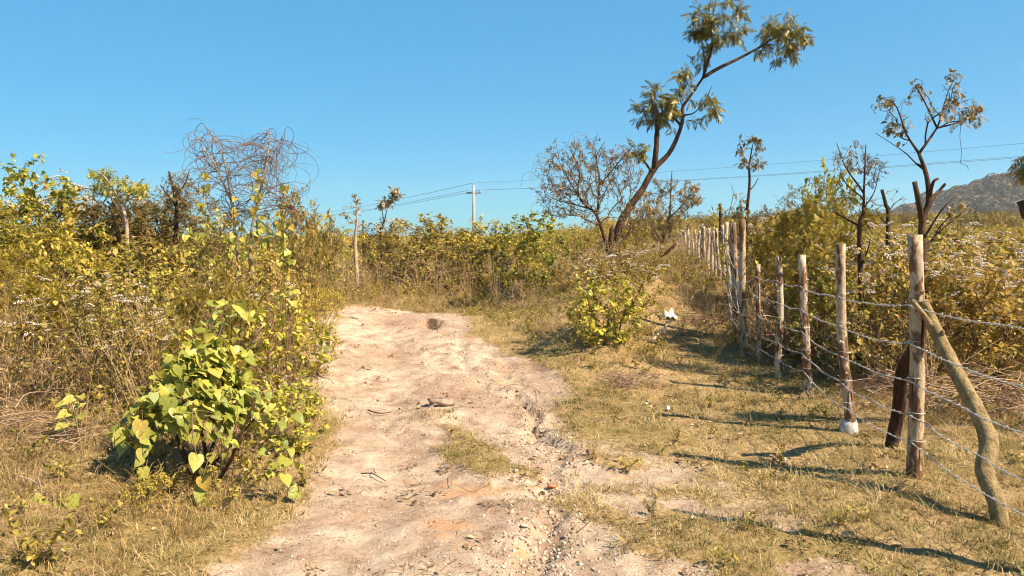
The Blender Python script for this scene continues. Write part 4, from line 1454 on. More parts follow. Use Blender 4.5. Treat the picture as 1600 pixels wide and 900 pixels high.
# tree standing past the right edge: only a spray of leaves and a broken bough reach into view
D = 5.6
base = P(1690, 700, D)
base[2] = Hs(base[0], D) - .05
t = thing('edge_tree', 'tree at the picture edge showing a leaf spray and a broken bough', 'tree', tuple(base))
pl = Plant(520, .0025)
world_limb(pl, base, [(1690, 715, D), (1682, 500, D), (1676, 350, D), (1684, 240, D)], [.06, .055, .045, .02], None, 16)
world_limb(pl, base, [(1678, 330, D), (1650, 280, D), (1615, 240, D)], [.025, .018, .008], True)
pl.reach(np.vstack([blob(pl.rg, 9, P(1628, 248, D) - base, (.12, .12, .12)), blob(pl.rg, 8, P(1680, 235, D) - base, (.15, .15, .12))]), .1)
finish(pl, t, 'bark', 'stem', pl.foliage(MB(), ('neem', 'neem_wide'), 220, .085, droop=.3, tint=(.4, .2)), 'leaf_neem')
MB().tube(curve([P(1676, 420, D) - base, P(1630, 370, D) - base, P(1606, 335, D) - base, P(1597, 314, D) - base], 12), np.linspace(.05, .036, 12), 9, True, .5, .12, pl.rg).build('broken_bough', M['bark'], t, True)

# ------------------------------------------------------------------ thorn tangle with arching whips and vines (left)
D = 9.0
base = P(385, 470, D)
base[2] = Hs(base[0], D) - .03
t = thing('thorn_tangle', 'bare pale thorn bush with arching whips against the sky and climbing vines', 'bush', tuple(base))
pl = Plant(530, .0024)
world_limb(pl, base, [(388, 500, D), (392, 372, D), (404, 311, D), (415, 258, D), (421, 216, D), (412, 198, D)], [.022, .018, .015, .011, .007, .004], None, 18)
world_limb(pl, base, [(380, 500, D), (366, 351, D + .1), (361, 314, D + .1), (347, 237, D + .1), (326, 203, D + .1)], [.02, .017, .014, .010, .004], None, 16)
world_limb(pl, base, [(362, 314, D + .1), (334, 255, D - .1), (318, 232, D - .1), (303, 210, D - .1)], [.012, .009, .006, .004], True)
world_limb(pl, base, [(415, 262, D), (430, 235, D + .1), (445, 205, D + .1)], [.008, .006, .003], True)
world_limb(pl, base, [(404, 311, D), (425, 300, D - .1), (448, 318, D - .1), (462, 340, D - .1)], [.009, .007, .005, .003], True)
world_limb(pl, base, [(418, 235, D), (400, 225, D - .2), (385, 228, D - .2)], [.006, .004, .003], True)
rg = pl.rg
pl.wood(True).build('stems', M['stem_pale'], t, True)
mb = MB()
top = [i for i in range(pl.n) if pl.P[i][2] > 1.55]
for _ in range(260):
    zz = rg.uniform(1.35, 2.6)
    near_z = sorted(top, key=lambda i: abs(pl.P[i][2] - zz))[:5]
    p = pl.P[near_z[rg.integers(0, 5)]]
    hd = unit(np.array([rg.normal(0, 1), rg.normal(0, .5), rg.normal(.1, .5)]))
    cv = rg.normal(0, 1, 3) * np.array([.06, .13, .06])
    st = rg.uniform(.035, .07)
    c = [p]
    for q in range(rg.integers(9, 17)):
        hd = unit(hd + np.cross(cv, hd) + rg.normal(0, .17, 3) + [0, 0, -.07 - .25 * max(0, c[-1][2] - 2.35) * 6] + np.array([-1.6 * max(0, abs(c[-1][0]) - .5) * np.sign(c[-1][0]), 0, 0]))
        c.append(c[-1] + hd * st)
    c = np.array(c)
    mb.tube(c, np.linspace(.0048, .0018, len(c)), 3, False)
    for _k in range(3):                                   # hooked side spurs
        i = rg.integers(2, len(c) - 2)
        d_ = rg.normal(0, .06, 3)
        mb.tube([c[i], c[i] + d_ * .6 + [0, 0, .01], c[i] + d_], .0013, 3, False)
mb.build('whips', M['stem'], t)['kind'] = 'stuff'
mb = MB()
vines = MB()
for px, y0, y1, n_ in ((408, 380, 250, 22), (398, 380, 285, 14), (440, 380, 290, 26), (320, 380, 265, 18), (445, 420, 340, 22), (360, 400, 300, 10), (372, 470, 350, 20), (420, 460, 360, 22), (455, 450, 330, 22), (330, 470, 390, 14), (300, 440, 340, 12)):
    c = curve([P(px, y0, D - .15) - base, P(px + rg.uniform(-8, 8), (y0 + y1) / 2, D - .15) - base, P(px + rg.uniform(-6, 6), y1, D - .1) - base], 14)
    vines.tube(c, .003, 3, False)
    t_ = rg.uniform(0, 1, n_)
    pos = np.stack([np.interp(t_, np.linspace(0, 1, len(c)), c[:, k]) for k in range(3)], -1) + rg.normal(0, .03, (n_, 3))
    mb.leaves('heart' if px % 4 else 'heart_bent', pos, unit(rg.normal(0, .5, (n_, 3)) + [0, -.3, -1]), unit(rg.normal(0, .4, (n_, 3)) + [.3, -1, .6]), rg.uniform(.05, .095, n_), np.clip(rg.normal(.62, .22, n_), 0, 1))
vines.build('vines', M['stem'], t)
mb.build('vine_leaves', M['leaf_heart'], t)

# ------------------------------------------------------------------ shrubs, one by one
BUSH = 'bush'
G_L, G_C, G_R = 'bushes on the left of the track', 'bushes on the rise ahead', 'flowering weeds behind the fence'
table = [
    # left, back row
    ('vine1', 'vine_draped_bush', 'tall knobbly bush smothered in vines at the left picture edge', 38, 11.0, 262, .3, G_L, .85),
    ('leafy0', 'dark_bush', 'dark leafy bush under the vine-smothered bush at the left edge', 2, 10.0, 330, 1.0, G_L, 1.0),
    ('flower0', 'white_flowering_bush', 'tall bush frosted with white flowers on the left skyline', 92, 12.2, 292, 1.2, G_L, 1.0),
    ('flower1', 'white_flowering_bush', 'pale flowering bush on the skyline before the bare limbed tree', 135, 12.6, 300, 2.2, G_L, 1.0),
    ('thorn0', 'thorn_bush', 'dark olive thorn bush below the small pale limbed tree', 165, 11.6, 306, .5, G_L, 1.15),
    ('thorn1', 'thorn_bush', 'brown thorn bush between the two small skyline trees', 238, 11.8, 305, 2.6, G_L, 1.1),
    ('thorn0', 'thorn_bush', 'brown thorn bush right below the dead-topped little tree', 300, 11.2, 322, 3.9, G_L, 1.05),
    ('leafy1', 'leafy_bush', 'round dark leafy bush right of the thorn whips', 458, 10.8, 308, 1.9, G_L, .6),
    ('thorn1', 'thorn_bush', 'twiggy bush sloping down to the centre from the thorn whips', 484, 13.5, 336, 4.6, G_L, .75),
    ('leafy2', 'leafy_bush', 'green bush in front of the thorn whips at their foot', 345, 9.8, 345, 4.0, G_L, 1.0),
    # left, middle
    ('leafy0', 'sunlit_bush', 'bright yellow green bush low at the left under flowers', 70, 8.6, 345, 2.0, G_L, 1.1),
    ('leafy2', 'sunlit_bush', 'yellow green bush in front of the dark thorn bushes', 150, 8.8, 392, .2, G_L, 1.1),
    ('leafy1', 'leafy_bush', 'loose leafy bush left of the thorn whip foot', 250, 8.2, 385, 5.2, G_L, 1.2),
    ('feather0', 'feathery_bush', 'feathery yellow bush at the left edge above dry grass', 10, 7.2, 405, 1.0, G_L, 1.0),
    ('leafy1', 'leafy_bush', 'mid green bush under the climbing vine strings', 420, 8.6, 402, 3.2, G_L, .9),
    ('leafy0', 'leafy_bush', 'yellow green bush just left of the track crest', 505, 9.6, 452, 5.6, G_L, .85),
    ('flower2', 'white_flowering_bush', 'near bush with many white flower heads, left of the big heart leaves', 135, 6.1, 440, .4, G_L, 1.15),
    ('flower0', 'white_flowering_bush', 'white flowered bush touching the heart-leaved bush from behind', 228, 5.9, 500, 3.4, G_L, 1.0),
    ('leafy2', 'leafy_bush', 'small leafy bush with dark hollow behind white flowers', 200, 7.0, 425, 2.7, G_L, 1.0),
    ('feather1', 'feathery_bush', 'feathery light bush behind the big heart leaves', 330, 6.6, 440, .9, G_L, .9),
    ('bank', 'leafy_bush', 'tangled bush between heart leaves and the track edge', 425, 6.9, 470, 1.4, G_L, .95),
    ('leafy0', 'leafy_bush', 'low spreading bush leaning out over the track edge', 492, 7.9, 500, 4.4, G_L, .9),
    ('brush0', 'dry_brush_clump', 'dry brown brush in front of the left flowering bush', 40, 5.6, 560, .7, G_L, 1.0),
    ('brush1', 'dry_brush_clump', 'dry brush under the white flowers left of heart leaves', 120, 5.2, 620, 2.9, G_L, .9),
    ('brush0', 'dry_brush_clump', 'brown twigs at the track edge below the leaning bush', 445, 6.2, 560, 3.8, G_L, .8),
    ('bank', 'leafy_bush', 'low yellow leafed bush right beside the heart leaves', 448, 5.4, 600, 5.0, G_L, .9),
    ('herb0', 'low_herb', 'small green herb growing below the heart-leaved bush', 215, 4.1, 745, .2, G_L, 1.0),
    ('herb1', 'low_herb', 'leafy herb in dry grass at the lower left', 150, 4.6, 720, 1.2, G_L, 1.0),
    # centre
    ('leafy2', 'leafy_bush', 'bush left of the reddish sapling on the rise', 516, 17.7, 347, .3, G_C, 1.35),
    ('thorn0', 'thorn_bush', 'dark bush between the two centre saplings', 585, 20.2, 359, 1.3, G_C, 1.08),
    ('flower1', 'white_flowering_bush', 'pale flowering bush right of the forked sapling', 628, 19.3, 347, 2.3, G_C, 1.40),
    ('leafy1', 'leafy_bush', 'wide green bush left of the power pole', 680, 18.5, 341, 3.3, G_C, 1.46),
    ('brush1', 'dry_brush_clump', 'dry brush at the foot of the centre bushes', 655, 17.1, 402, .8, G_C, 1.19),
    ('thorn1', 'thorn_bush', 'dull brown bush right behind the power pole foot', 722, 20.7, 361, 4.3, G_C, 1.08),
    ('leafy0', 'leafy_bush', 'dark green bush in front of the power pole', 772, 18.7, 347, 5.3, G_C, 1.35),
    ('vine0', 'vine_draped_bush', 'glossy leaved vine mound right of the power pole', 822, 18.0, 335, .9, G_C, 1.24),
    ('leafy2', 'leafy_bush', 'low bush between the vine mound and the whip tree', 868, 20.0, 359, 1.9, G_C, 1.30),
    ('leafy1', 'leafy_bush', 'low bush behind the trunk of the whip tree', 918, 19.4, 367, 2.9, G_C, 1.30),
    ('brush0', 'dry_brush_clump', 'dry brown shrublet on the grassy rise below the vine mound', 815, 12.4, 440, 3.9, G_C, 1.0),
    ('flower2', 'white_flowering_bush', 'pale weed on the slope left of the leafy bank shrub', 885, 12.8, 405, 4.9, G_C, 1.1),
    ('herb1', 'low_herb', 'green herb spilling over the right side of the track crest', 742, 11.9, 478, .5, G_C, 1.2),
    ('herb0', 'low_herb', 'low green creeper patch right of the pit on the track', 775, 11.0, 497, 2.5, G_C, 1.3),
    ('herb1', 'low_herb', 'shaded green herb at the foot of the bank beside track', 845, 9.2, 545, 1.5, G_C, 1.4),
    ('herb0', 'low_herb', 'dark low herb at the track edge near the brush pile', 890, 8.5, 575, 4.2, G_C, 1.4),
    ('flower1', 'leafy_bank_shrub', 'leafy shrub with small white flowers on the bank right of track', 962, 9.4, 404, .8, G_C, 1.15),
    ('bank', 'leafy_bank_shrub', 'big leaved green shrub at the front of the bank', 945, 8.9, 432, 2.8, G_C, .95),
    ('bank', 'leafy_bank_shrub', 'dense low shrub filling the left foot of the bank shrubs', 912, 9.6, 480, 1.1, G_C, 1.0),
    ('herb0', 'low_herb', 'shaded herb between the track edge and the bank shrubs', 812, 9.9, 530, 3.3, G_C, 1.5),
    ('herb1', 'low_herb', 'green herb directly below the bank shrubs', 930, 8.3, 568, 0.3, G_C, 1.3),
    ('flower0', 'white_flowering_bush', 'flowering weed under the leaning tree trunk', 990, 13.2, 388, 5.8, G_C, .95),
    ('flower2', 'white_flowering_bush', 'flowering weed left under the whip tree stems', 925, 13.0, 392, 3.0, G_C, .95),
    ('leafy0', 'leafy_bush', 'leafy bush hiding the foot of the leaning tree', 972, 13.9, 372, 0.2, G_C, .8),
    ('brush1', 'dry_brush_clump', 'dry twigs hiding the foot of the whip tree', 945, 13.2, 380, 1.2, G_C, 1.0),
    ('flower1', 'white_flowering_bush', 'pale weed on the slope right of the leaning tree foot', 1012, 13.8, 384, 2.2, G_C, .9),
    ('feather0', 'feathery_bush', 'olive feathery bush behind the leaning trunk', 990, 16.5, 345, 1.7, G_C, .8),
    # right, behind the fence
    ('feather1', 'feathery_bush', 'olive green feathery bush behind the brown posts', 1268, 9.8, 300, .6, G_R, .8),
    ('feather0', 'feathery_bush', 'low feathery bush leaning right towards the dark sapling', 1300, 9.0, 352, 3.6, G_R, .9),
    ('vine1', 'vine_draped_bush', 'brown vine-draped bush topping the feathery bush', 1293, 11.6, 268, 2.1, G_R, .45),
    ('thorn1', 'thorn_bush', 'dark thicket behind the corner post', 1200, 13.2, 330, 1.1, G_R, .85),
    ('flower2', 'white_flowering_bush', 'pale flowering bush left of the feathery bush', 1222, 12.2, 335, 2.0, G_R, 1.0),
    ('leafy1', 'leafy_bush', 'leafy bush behind the far run of posts', 1128, 25.0, 352, 3.0, G_R, 1.0),
    ('leafy0', 'leafy_bush', 'leafy bush just behind the corner post foot', 1170, 13.8, 372, 4.0, G_R, .9),
    ('brush0', 'dry_brush_clump', 'dry brush behind the wires between the slim posts', 1210, 10.6, 425, .4, G_R, 1.3),
    ('brush1', 'dry_brush_clump', 'dry brush behind the wires by the second post', 1290, 8.9, 440, 1.4, G_R, 1.2),
    ('leafy2', 'leafy_bush', 'low leafy bush with dark shade behind the second post', 1310, 8.3, 425, 2.4, G_R, .8),
    ('flower0', 'white_flowering_bush', 'flowering bush at the foot of the dark sapling', 1362, 8.6, 365, 3.4, G_R, .95),
    ('flower1', 'white_flowering_bush', 'flowering bush just left of the tallest near post', 1395, 7.4, 405, 4.4, G_R, .85),
    ('flower2', 'white_flowering_bush', 'flowering bush at the foot of the bare forked tree', 1452, 8.0, 388, 5.4, G_R, 1.0),
    ('flower0', 'white_flowering_bush', 'flowering bush thick with white heads right of the bare tree', 1505, 7.4, 395, .9, G_R, 1.0),
    ('flower1', 'white_flowering_bush', 'flowering bush low behind the top wire near the edge', 1560, 7.2, 418, 1.9, G_R, 1.0),
    ('flower2', 'white_flowering_bush', 'flowering bush at the right picture edge behind wires', 1612, 7.6, 400, 2.9, G_R, 1.0),
    ('leafy1', 'leafy_bush', 'yellow green bush between bare tree and dark far trees', 1480, 9.8, 362, 3.9, G_R, 1.1),
    ('flower0', 'white_flowering_bush', 'back row flowering bush left of the right edge', 1540, 10.2, 362, 4.9, G_R, 1.2),
    ('leafy0', 'leafy_bush', 'yellow leafy bush at the right edge in the back row', 1595, 10.0, 372, 5.9, G_R, 1.2),
    ('flower1', 'white_flowering_bush', 'back row flowering bush behind the bare forked tree', 1420, 10.8, 358, .1, G_R, 1.2),
    ('leafy2', 'leafy_bush', 'back row leafy bush behind the dead snag', 1375, 12.0, 352, 1.6, G_R, 1.2),
    ('thorn0', 'thorn_bush', 'dark round bush standing before the hill foot', 1530, 42.0, 338, 2.6, G_R, 1.1),
    ('thorn1', 'thorn_bush', 'dark bush before the hill, left of the round one', 1500, 46.0, 342, .6, G_R, 1.1),
    ('brush0', 'dry_brush_clump', 'dead brush hung on the low wires by the near posts', 1370, 7.6, 495, 4.6, G_R, 1.2),
    ('leafy0', 'leafy_bush', 'leafy bush at the end of the far fence run', 1040, 36.0, 366, 1.1, G_R, 1.0),
    ('thorn0', 'thorn_bush', 'dark thicket behind the lopped stub', 1152, 26.0, 345, 5.1, G_R, .8),
]
for kind, nm, lab, px, d, top_, rot, grp, wide in table:
    plant(kind, nm, lab, 'shrub' if 'herb' not in nm else 'herb', px, d, top_, rot, grp, wide)

# ------------------------------------------------------------------ big heart-leaved bush beside the track (every leaf an object)
def big_leaf_mat():
    m = leaf_mat('leaf_big', [(0.0, (0.10, 0.13, 0.015)), (0.45, (0.29, 0.31, 0.048)), (0.8, (0.49, 0.42, 0.085)), (1.0, (0.56, 0.38, 0.08))], 0.35, 0.38, 0.12, 0.45)
    N, L = m.node_tree.nodes, m.node_tree.links
    b = N['Principled BSDF']
    tc = N.new('ShaderNodeTexCoord')
    sp = N.new('ShaderNodeSeparateXYZ')
    L.new(tc.outputs['Object'], sp.inputs[0])

    def mth(op, a, bb=None):
        n = N.new('ShaderNodeMath')
        n.operation = op
        for i, v in enumerate((a, bb)):
            if v is None:
                continue
            if isinstance(v, (int, float)):
                n.inputs[i].default_value = v
            else:
                L.new(v, n.inputs[i])
        return n.outputs[0]
    ax = mth('ABSOLUTE', sp.outputs['X'])
    mid = mth('LESS_THAN', ax, 0.016)
    ph = mth('FRACT', mth('MULTIPLY', mth('SUBTRACT', sp.outputs['Y'], mth('MULTIPLY', ax, 0.75)), 5.5))
    side = mth('MULTIPLY', mth('LESS_THAN', ph, 0.10), 0.6)
    vein = mth('MAXIMUM', mid, side)
    nz = N.new('ShaderNodeTexNoise')
    nz.inputs['Scale'].default_value = 5
    nz.inputs['Detail'].default_value = 4
    L.new(tc.outputs['Object'], nz.inputs['Vector'])
    col = b.inputs['Base Color'].links[0].from_socket
    hs = N.new('ShaderNodeHueSaturation')
    L.new(col, hs.inputs['Color'])
    L.new(mth('ADD', mth('MULTIPLY', vein, 0.35), mth('ADD', mth('MULTIPLY', nz.outputs['Fac'], 0.7), 0.62)), hs.inputs['Value'])
    L.new(hs.outputs['Color'], b.inputs['Base Color'])
    bp = N.new('ShaderNodeBump')
    bp.inputs['Strength'].default_value = 0.5
    bp.inputs['Distance'].default_value = 0.01
    L.new(mth('SUBTRACT', nz.outputs['Fac'], mth('MULTIPLY', vein, 0.6)), bp.inputs['Height'])
    L.new(bp.outputs['Normal'], b.inputs['Normal'])
    return m


M['leaf_big'] = big_leaf_mat()
HEARTS = []
rgm = np.random.default_rng(77)
for k, nm in enumerate(('heart', 'heart_flat', 'heart_bent')):
    for tn in (.10, .28, .42, .54, .68, .92):
        v, f = LEAF[nm]
        HEARTS.append((tn, np_mesh('leaf', v, f, M['leaf_big'], np.full(len(v), tn), True)))


def place_leaf(parent, pos, axis, up, size, tn, rg):
    y = unit(axis)
    x = unit(np.cross(y, up))
    z = np.cross(x, y)
    from mathutils import Matrix
    c = [me for tt, me in HEARTS if abs(tt - tn) < .13] or [HEARTS[2][1]]
    o = link('leaf', c[rg.integers(0, len(c))], parent)
    mw = Matrix(((x[0], y[0], z[0], pos[0]), (x[1], y[1], z[1], pos[1]), (x[2], y[2], z[2], pos[2]), (0, 0, 0, 1)))
    o.matrix_local = mw @ Matrix.Diagonal((size * rg.uniform(.85, 1.1), size, size, 1))


D = 4.55
base = P(292, 780, D)
base[2] = Hs(base[0], D) - .03
t = thing('heart_leaf_bush', 'bright green bush of large heart-shaped leaves beside the track', 'bush', tuple(base))
pl = Plant(540, .0026, .42)
rg = pl.rg
for a, b, c, dd in ((330, 700, 420, .1), (290, 690, 250, -.1), (340, 640, 350, .2), (310, 620, 300, .1), (360, 690, 400, -.15), (280, 660, 220, .15)):
    world_limb(pl, base, [(320 + rg.uniform(-15, 15), 765, D), (a, b + 30, D + dd), (c, b - 70, D + dd)], [.013, .011, .006], None, 9)
m1 = F_PX / D
dome = []
for _ in range(238):                                       # leaves sit on the sunny outside of a dome that leans to the path
    a, f_ = rg.uniform(-3.0, .5), rg.uniform(0, 1)
    rr_ = (1.0 - .65 * f_ ** 1.3) * rg.uniform(.55, 1.08)
    dome.append(np.array([.0 + .10 * f_, .06 + .12 * f_, .40 + .48 * f_]) + np.array([math.cos(a) * .37, math.sin(a) * .35, 0]) * rr_ + rg.normal(0, .03, 3))
dome = np.array(dome)
extra = np.array([P(a, b, D + c) - base for a, b, c in
                  ((330, 480, .35), (350, 500, .35), (310, 520, .3), (372, 472, .45), (270, 520, .3), (300, 545, .2), (340, 530, .25), (365, 540, .25), (385, 545, .3), (255, 600, 0), (232, 640, -.1), (205, 655, -.1),
                   (185, 665, -.15), (200, 690, -.15), (222, 705, -.2), (440, 690, -.15), (452, 700, -.1), (430, 720, -.2), (445, 738, -.2), (425, 735, -.2), (455, 650, .05),
                   (355, 480, .4), (318, 500, .4), (290, 560, .1), (420, 640, 0), (435, 660, 0), (405, 700, -.2))])
tg = np.vstack([dome, extra])
pl.reach(tg, .08, .08, .1)
pl.wood(True).build('stems', M['stem_dark'], t, True)
pl.wood(False).build('twigs', M['stem'], t)['kind'] = 'stuff'
pl.foliage(MB(), ('heart', 'heart_bent'), 900, .042, droop=.6, tint=(.3, .2), scatter=.035).build('small_leaves', M['leaf_vine'], t)['kind'] = 'stuff'
cen = np.array([-.03, .05, .35])
for q in tg:
    o_ = unit(q - cen)
    ax = unit(o_ * np.array([.7, .7, .1]) + rg.normal(0, .38, 3) + [.15, -.2, -.75])
    up = unit(o_ * .7 + np.array([.45, -.45, .65]) + rg.normal(0, .3, 3))
    place_leaf(t, q + rg.normal(0, .01, 3), ax, up, float(np.clip(rg.normal(.074, .02), .04, .115)), float(np.clip(rg.normal(.44, .15), .08, .95)), rg)
for px0, y0, y1, px1, n_ in ((222, 640, 835, 238, 12), (332, 700, 790, 315, 4), (300, 640, 745, 318, 4)):      # trailing strings with single leaves
    c = curve([P(px0, y0, D - .25) - base, P((px0 + px1) / 2 - 6, (y0 + y1) / 2, D - .32) - base, P(px1, y1, D - .36) - base], 12)
    MB().tube(c, .0028, 4, False).build('trailing_stem', M['stem'], t)
    for tt in np.linspace(.1, 1, n_):
        p = np.array([np.interp(tt, np.linspace(0, 1, len(c)), c[:, k]) for k in range(3)])
        place_leaf(t, p, unit(rg.normal(0, .4, 3) + [0, -.3, -1]), unit(rg.normal(0, .3, 3) + [.2, -1, .5]), rg.uniform(.06, .11), float(np.clip(rg.normal(.62, .15), .2, .95)), rg)


def leaf_sprig(label, px, py, d, leaves, name='heart_leaf_seedling', z_base=None):
    base = P(px, py, d)
    base[2] = Hs(base[0], d) - .01
    t = thing(name, label, 'plant', tuple(base))
    rg = np.random.default_rng(int(px * 7 + py))
    for a, b, s, tn in leaves:
        p = P(a, b, d + rg.uniform(-.06, .06)) - base
        p[2] = max(p[2], .03)
        MB().tube(curve([(0, 0, 0), p * .5 + np.array([0, 0, .04]), p], 6), .0025, 4, False).build('stalk', M['stem'], t)
        o_ = unit(np.array([p[0], p[1] * .3 - .05, .0]) + 1e-4)
        place_leaf(t, p, unit(o_ + rg.normal(0, .2, 3) + [0, -.1, -.25]), unit(np.array([.15, -.5, 1]) + rg.normal(0, .2, 3)), s, tn, rg)


leaf_sprig('small seedling with three broad pale leaves in dry grass, lower left', 92, 838, 3.95, [(72, 836, .115, .45), (103, 816, .13, .45), (108, 833, .10, .45), (60, 842, .06, .6), (95, 830, .07, .5)])
leaf_sprig('climbing sprig of yellow green heart leaves beside dry brush', 122, 700, 5.0, [(105, 632, .085, .6), (115, 622, .085, .6), (126, 630, .09, .56), (108, 645, .085, .56), (118, 648, .08, .68), (130, 645, .09, .56), (104, 660, .09, .56), (120, 660, .07, .68), (125, 618, .07, .68)], 'heart_leaf_vine')
leaf_sprig('single yellowing vine string over the bush right of heart leaves', 452, 600, 6.6, [(450, 448, .09, .92), (458, 455, .1, .92), (455, 470, .1, .92), (436, 455, .06, .92), (460, 475, .07, .92), (446, 462, .08, .68)], 'heart_leaf_vine')
leaf_sprig('upright sprig of long green leaves above the heart bush', 360, 640, 5.6, [(352, 470, .10, .56), (372, 478, .11, .56), (362, 492, .10, .45), (378, 490, .09, .68), (345, 485, .08, .56), (385, 500, .08, .56), (336, 500, .08, .56), (352, 505, .09, .45), (368, 512, .08, .56)], 'heart_leaf_vine')

# fallen leaf at the track's edge
fl = P(460, 795, 4.33)
rg = np.random.default_rng(4)
o = link('fallen_leaf', HEARTS[3][1], None, (fl[0], fl[1], Hs(fl[0], fl[1]) + .05), (R(62), R(8), R(15)), .085)
tag(o, 'single round pale green leaf standing in grass at the track edge', 'leaf')

# ------------------------------------------------------------------ fence
t = thing('barbed_wire_fence', 'rough pole fence strung with five strands of barbed wire', 'fence', (2.64, 4.78, Hs(2.64, 4.78)))
fb = np.array([2.64, 4.78, Hs(2.64, 4.78)])
rgf = np.random.default_rng(88)


def rough_post(px, d, top_px, top_py, r, mat='post', lab=None, bend=0.012, name='post', x=None):
    x = float(PX(px, d)) if x is None else x
    z = Hs(x, d)
    tp = P(top_px, top_py, d) if top_py else np.array([x, d, z + 1.6])
    b = np.array([x, d, z - .12])
    n = 16
    s = np.linspace(0, 1, n)[:, None]
    c = b + (tp - b) * s
    c[:, 0] += bend * np.sin(s[:, 0] * rgf.uniform(2, 6) + rgf.uniform(0, 6)) + rgf.normal(0, .002, n)
    c[:, 1] += bend * np.sin(s[:, 0] * rgf.uniform(2, 6) + rgf.uniform(0, 6))
    rr = r * (1.08 - .16 * s[:, 0]) * (1 + rgf.normal(0, .035, n))
    c = c - b
    mb = MB()
    sides = 14
    mb.tube(c, rr, sides, True, .5, .022, rgf)
    o = mb.build(name, M[mat], t, True, tuple(b - fb))
    for p in o.data.polygons:
        if len(p.vertices) == 3:
            p.use_smooth = False
    if lab:
        o['label'] = lab
    return b, tp, r


near = [rough_post(1690, 3.42, 1690, 250, .045, x=2.62),
        rough_post(1446, 4.78, 1427, 367, .047, 'post', 'thick pale post with brown bark patches'),
        rough_post(1334, 5.96, 1314, 381, .040, 'post', 'pale knotty post with white mortar at its foot', .018),
        rough_post(1267, 7.39, 1254, 398, .042, 'post_brown', 'orange brown post with peeled pale strips'),
        rough_post(1222, 8.07, 1217, 401, .036, 'post_brown', 'straight slim brown post'),
        rough_post(1190, 9.00, 1184, 413, .030, 'post', 'short thin pale post'),
        rough_post(1168, 9.53, 1160, 343, .044, 'post', 'tall corner post, top well above the wires', .02)]
far = [rough_post(1152, 10.8, 1146, 348, .05, 'post', 'tall leaning post next to the corner post', .02)]
for px, d, tx, ty, r in ((1137, 15.2, 1136, 347, .05), (1130, 15.7, 1129, 352, .045), (1122, 16.3, 1121, 357, .045), (1117, 16.8, 1116, 360, .045), (1112, 17.2, 1111, 364, .045), (1108, 17.9, 1106, 357, .045), (1104, 18.6, 1100, 354, .045), (1099, 19.8, 1096, 350, .045), (1092, 21.0, 1091, 361, .045),
                         (1087, 22.2, 1086, 360, .045), (1081, 23.4, 1081, 374, .04), (1078, 24.5, 1072, 348, .05), (1074, 26.0, 1070, 362, .05), (1071, 27.5, 1067, 360, .05), (1068, 29.0, 1065, 366, .05), (1064, 31.0, 1062, 364, .05), (1060, 33.0, 1058, 378, .05)):
    far.append(rough_post(px, d, tx, ty, r * .85, 'post_pale', None, .03))
# mortar collars
for (b, tp, r), mt, lab, rad, hh in ((near[2], 'concrete', 'white mortar collar', 1.75, .10), (near[3], 'post', 'yellowish foot collar', 1.35, .06)):
    zz = Hs(b[0], b[1])
    c = np.array([[0, 0, zz - b[2] - .04], [0, 0, zz - b[2] + hh * .3], [0, 0, zz - b[2] + hh * .8], [.004, 0, zz - b[2] + hh * 1.2]]) + (b - fb)
    MB().tube(c, [r * rad * 1.15, r * rad, r * rad * .9, r * 1.02], 11, True, .5, .1, rgf).build('mortar_collar', M[mt], t, True)['label'] = lab

HT = [1.14, .90, .66, .43, .245]


def along(post, h, side=-1):
    b, tp, r = post
    zz = Hs(b[0], b[1])
    s = np.clip((zz + h - b[2]) / (tp[2] - b[2]), 0, 1)
    p = b + (tp - b) * s
    return p + np.array([side * (r + .004), 0, 0])


for k, h in enumerate(HT):
    pts = []
    for j in range(len(near) - 1):
        a = along(near[j], h + (.06 if j == 0 and k == 0 else 0))
        b = along(near[j + 1], h * (.84 if j + 1 == 6 else .95 if j + 1 >= 3 else 1) - (.02 if j + 1 == 2 else 0))
        a2 = a if not pts else pts[-1]
        L = np.linalg.norm(b - a2)
        n = max(8, int(L / .022))
        s = np.linspace(0, 1, n, endpoint=False if j < len(near) - 2 else True)[:, None]
        c = a2 + (b - a2) * s
        c[:, 2] -= (.022 + .01 * rgf.uniform()) * 4 * s[:, 0] * (1 - s[:, 0])
        c += np.stack([vnoise(s[:, 0] * 7, np.full(len(s), j + k * 3.3), 5) - .5] * 3, -1) * .012
        pts += list(c if not pts else c[1:])
    c = np.array(pts)
    ph = np.arange(len(c)) * 1.15
    mb = MB()
    side_ = np.array([.45, .0, .89])
    sd2 = np.array([.89, 0, -.45])
    for o_ in (0, math.pi):
        mb.tube(c + .0026 * (np.cos(ph + o_)[:, None] * side_ + np.sin(ph + o_)[:, None] * sd2), .0018, 4, False)
    w = mb.build('wire_strand', M['wire'], t, True, tuple(-fb))
    mb = MB()
    step = 0.085
    arc = np.concatenate([[0], np.cumsum(np.linalg.norm(np.diff(c, axis=0), axis=1))])
    for s in np.arange(.03, arc[-1], step):
        p = np.array([np.interp(s, arc, c[:, q]) for q in range(3)])
        tg_ = unit(np.array([np.interp(s + .01, arc, c[:, q]) for q in range(3)]) - p + 1e-9)
        for q in range(2):
            v = unit(np.cross(tg_, rgf.normal(0, 1, 3)) + tg_ * rgf.normal(0, .35))
            off = tg_ * (.006 * (q - .5))
            mb.tube([p + off - v * .015, p + off, p + off + v * .015], [.0008, .0019, .0008], 3, False)
        mb.tube([p - tg_ * .008, p, p + tg_ * .008], [.0058, .0068, .0058], 5, False)
    bo = mb.build('barbs', M['wire'], w)
    bo['kind'] = 'stuff'
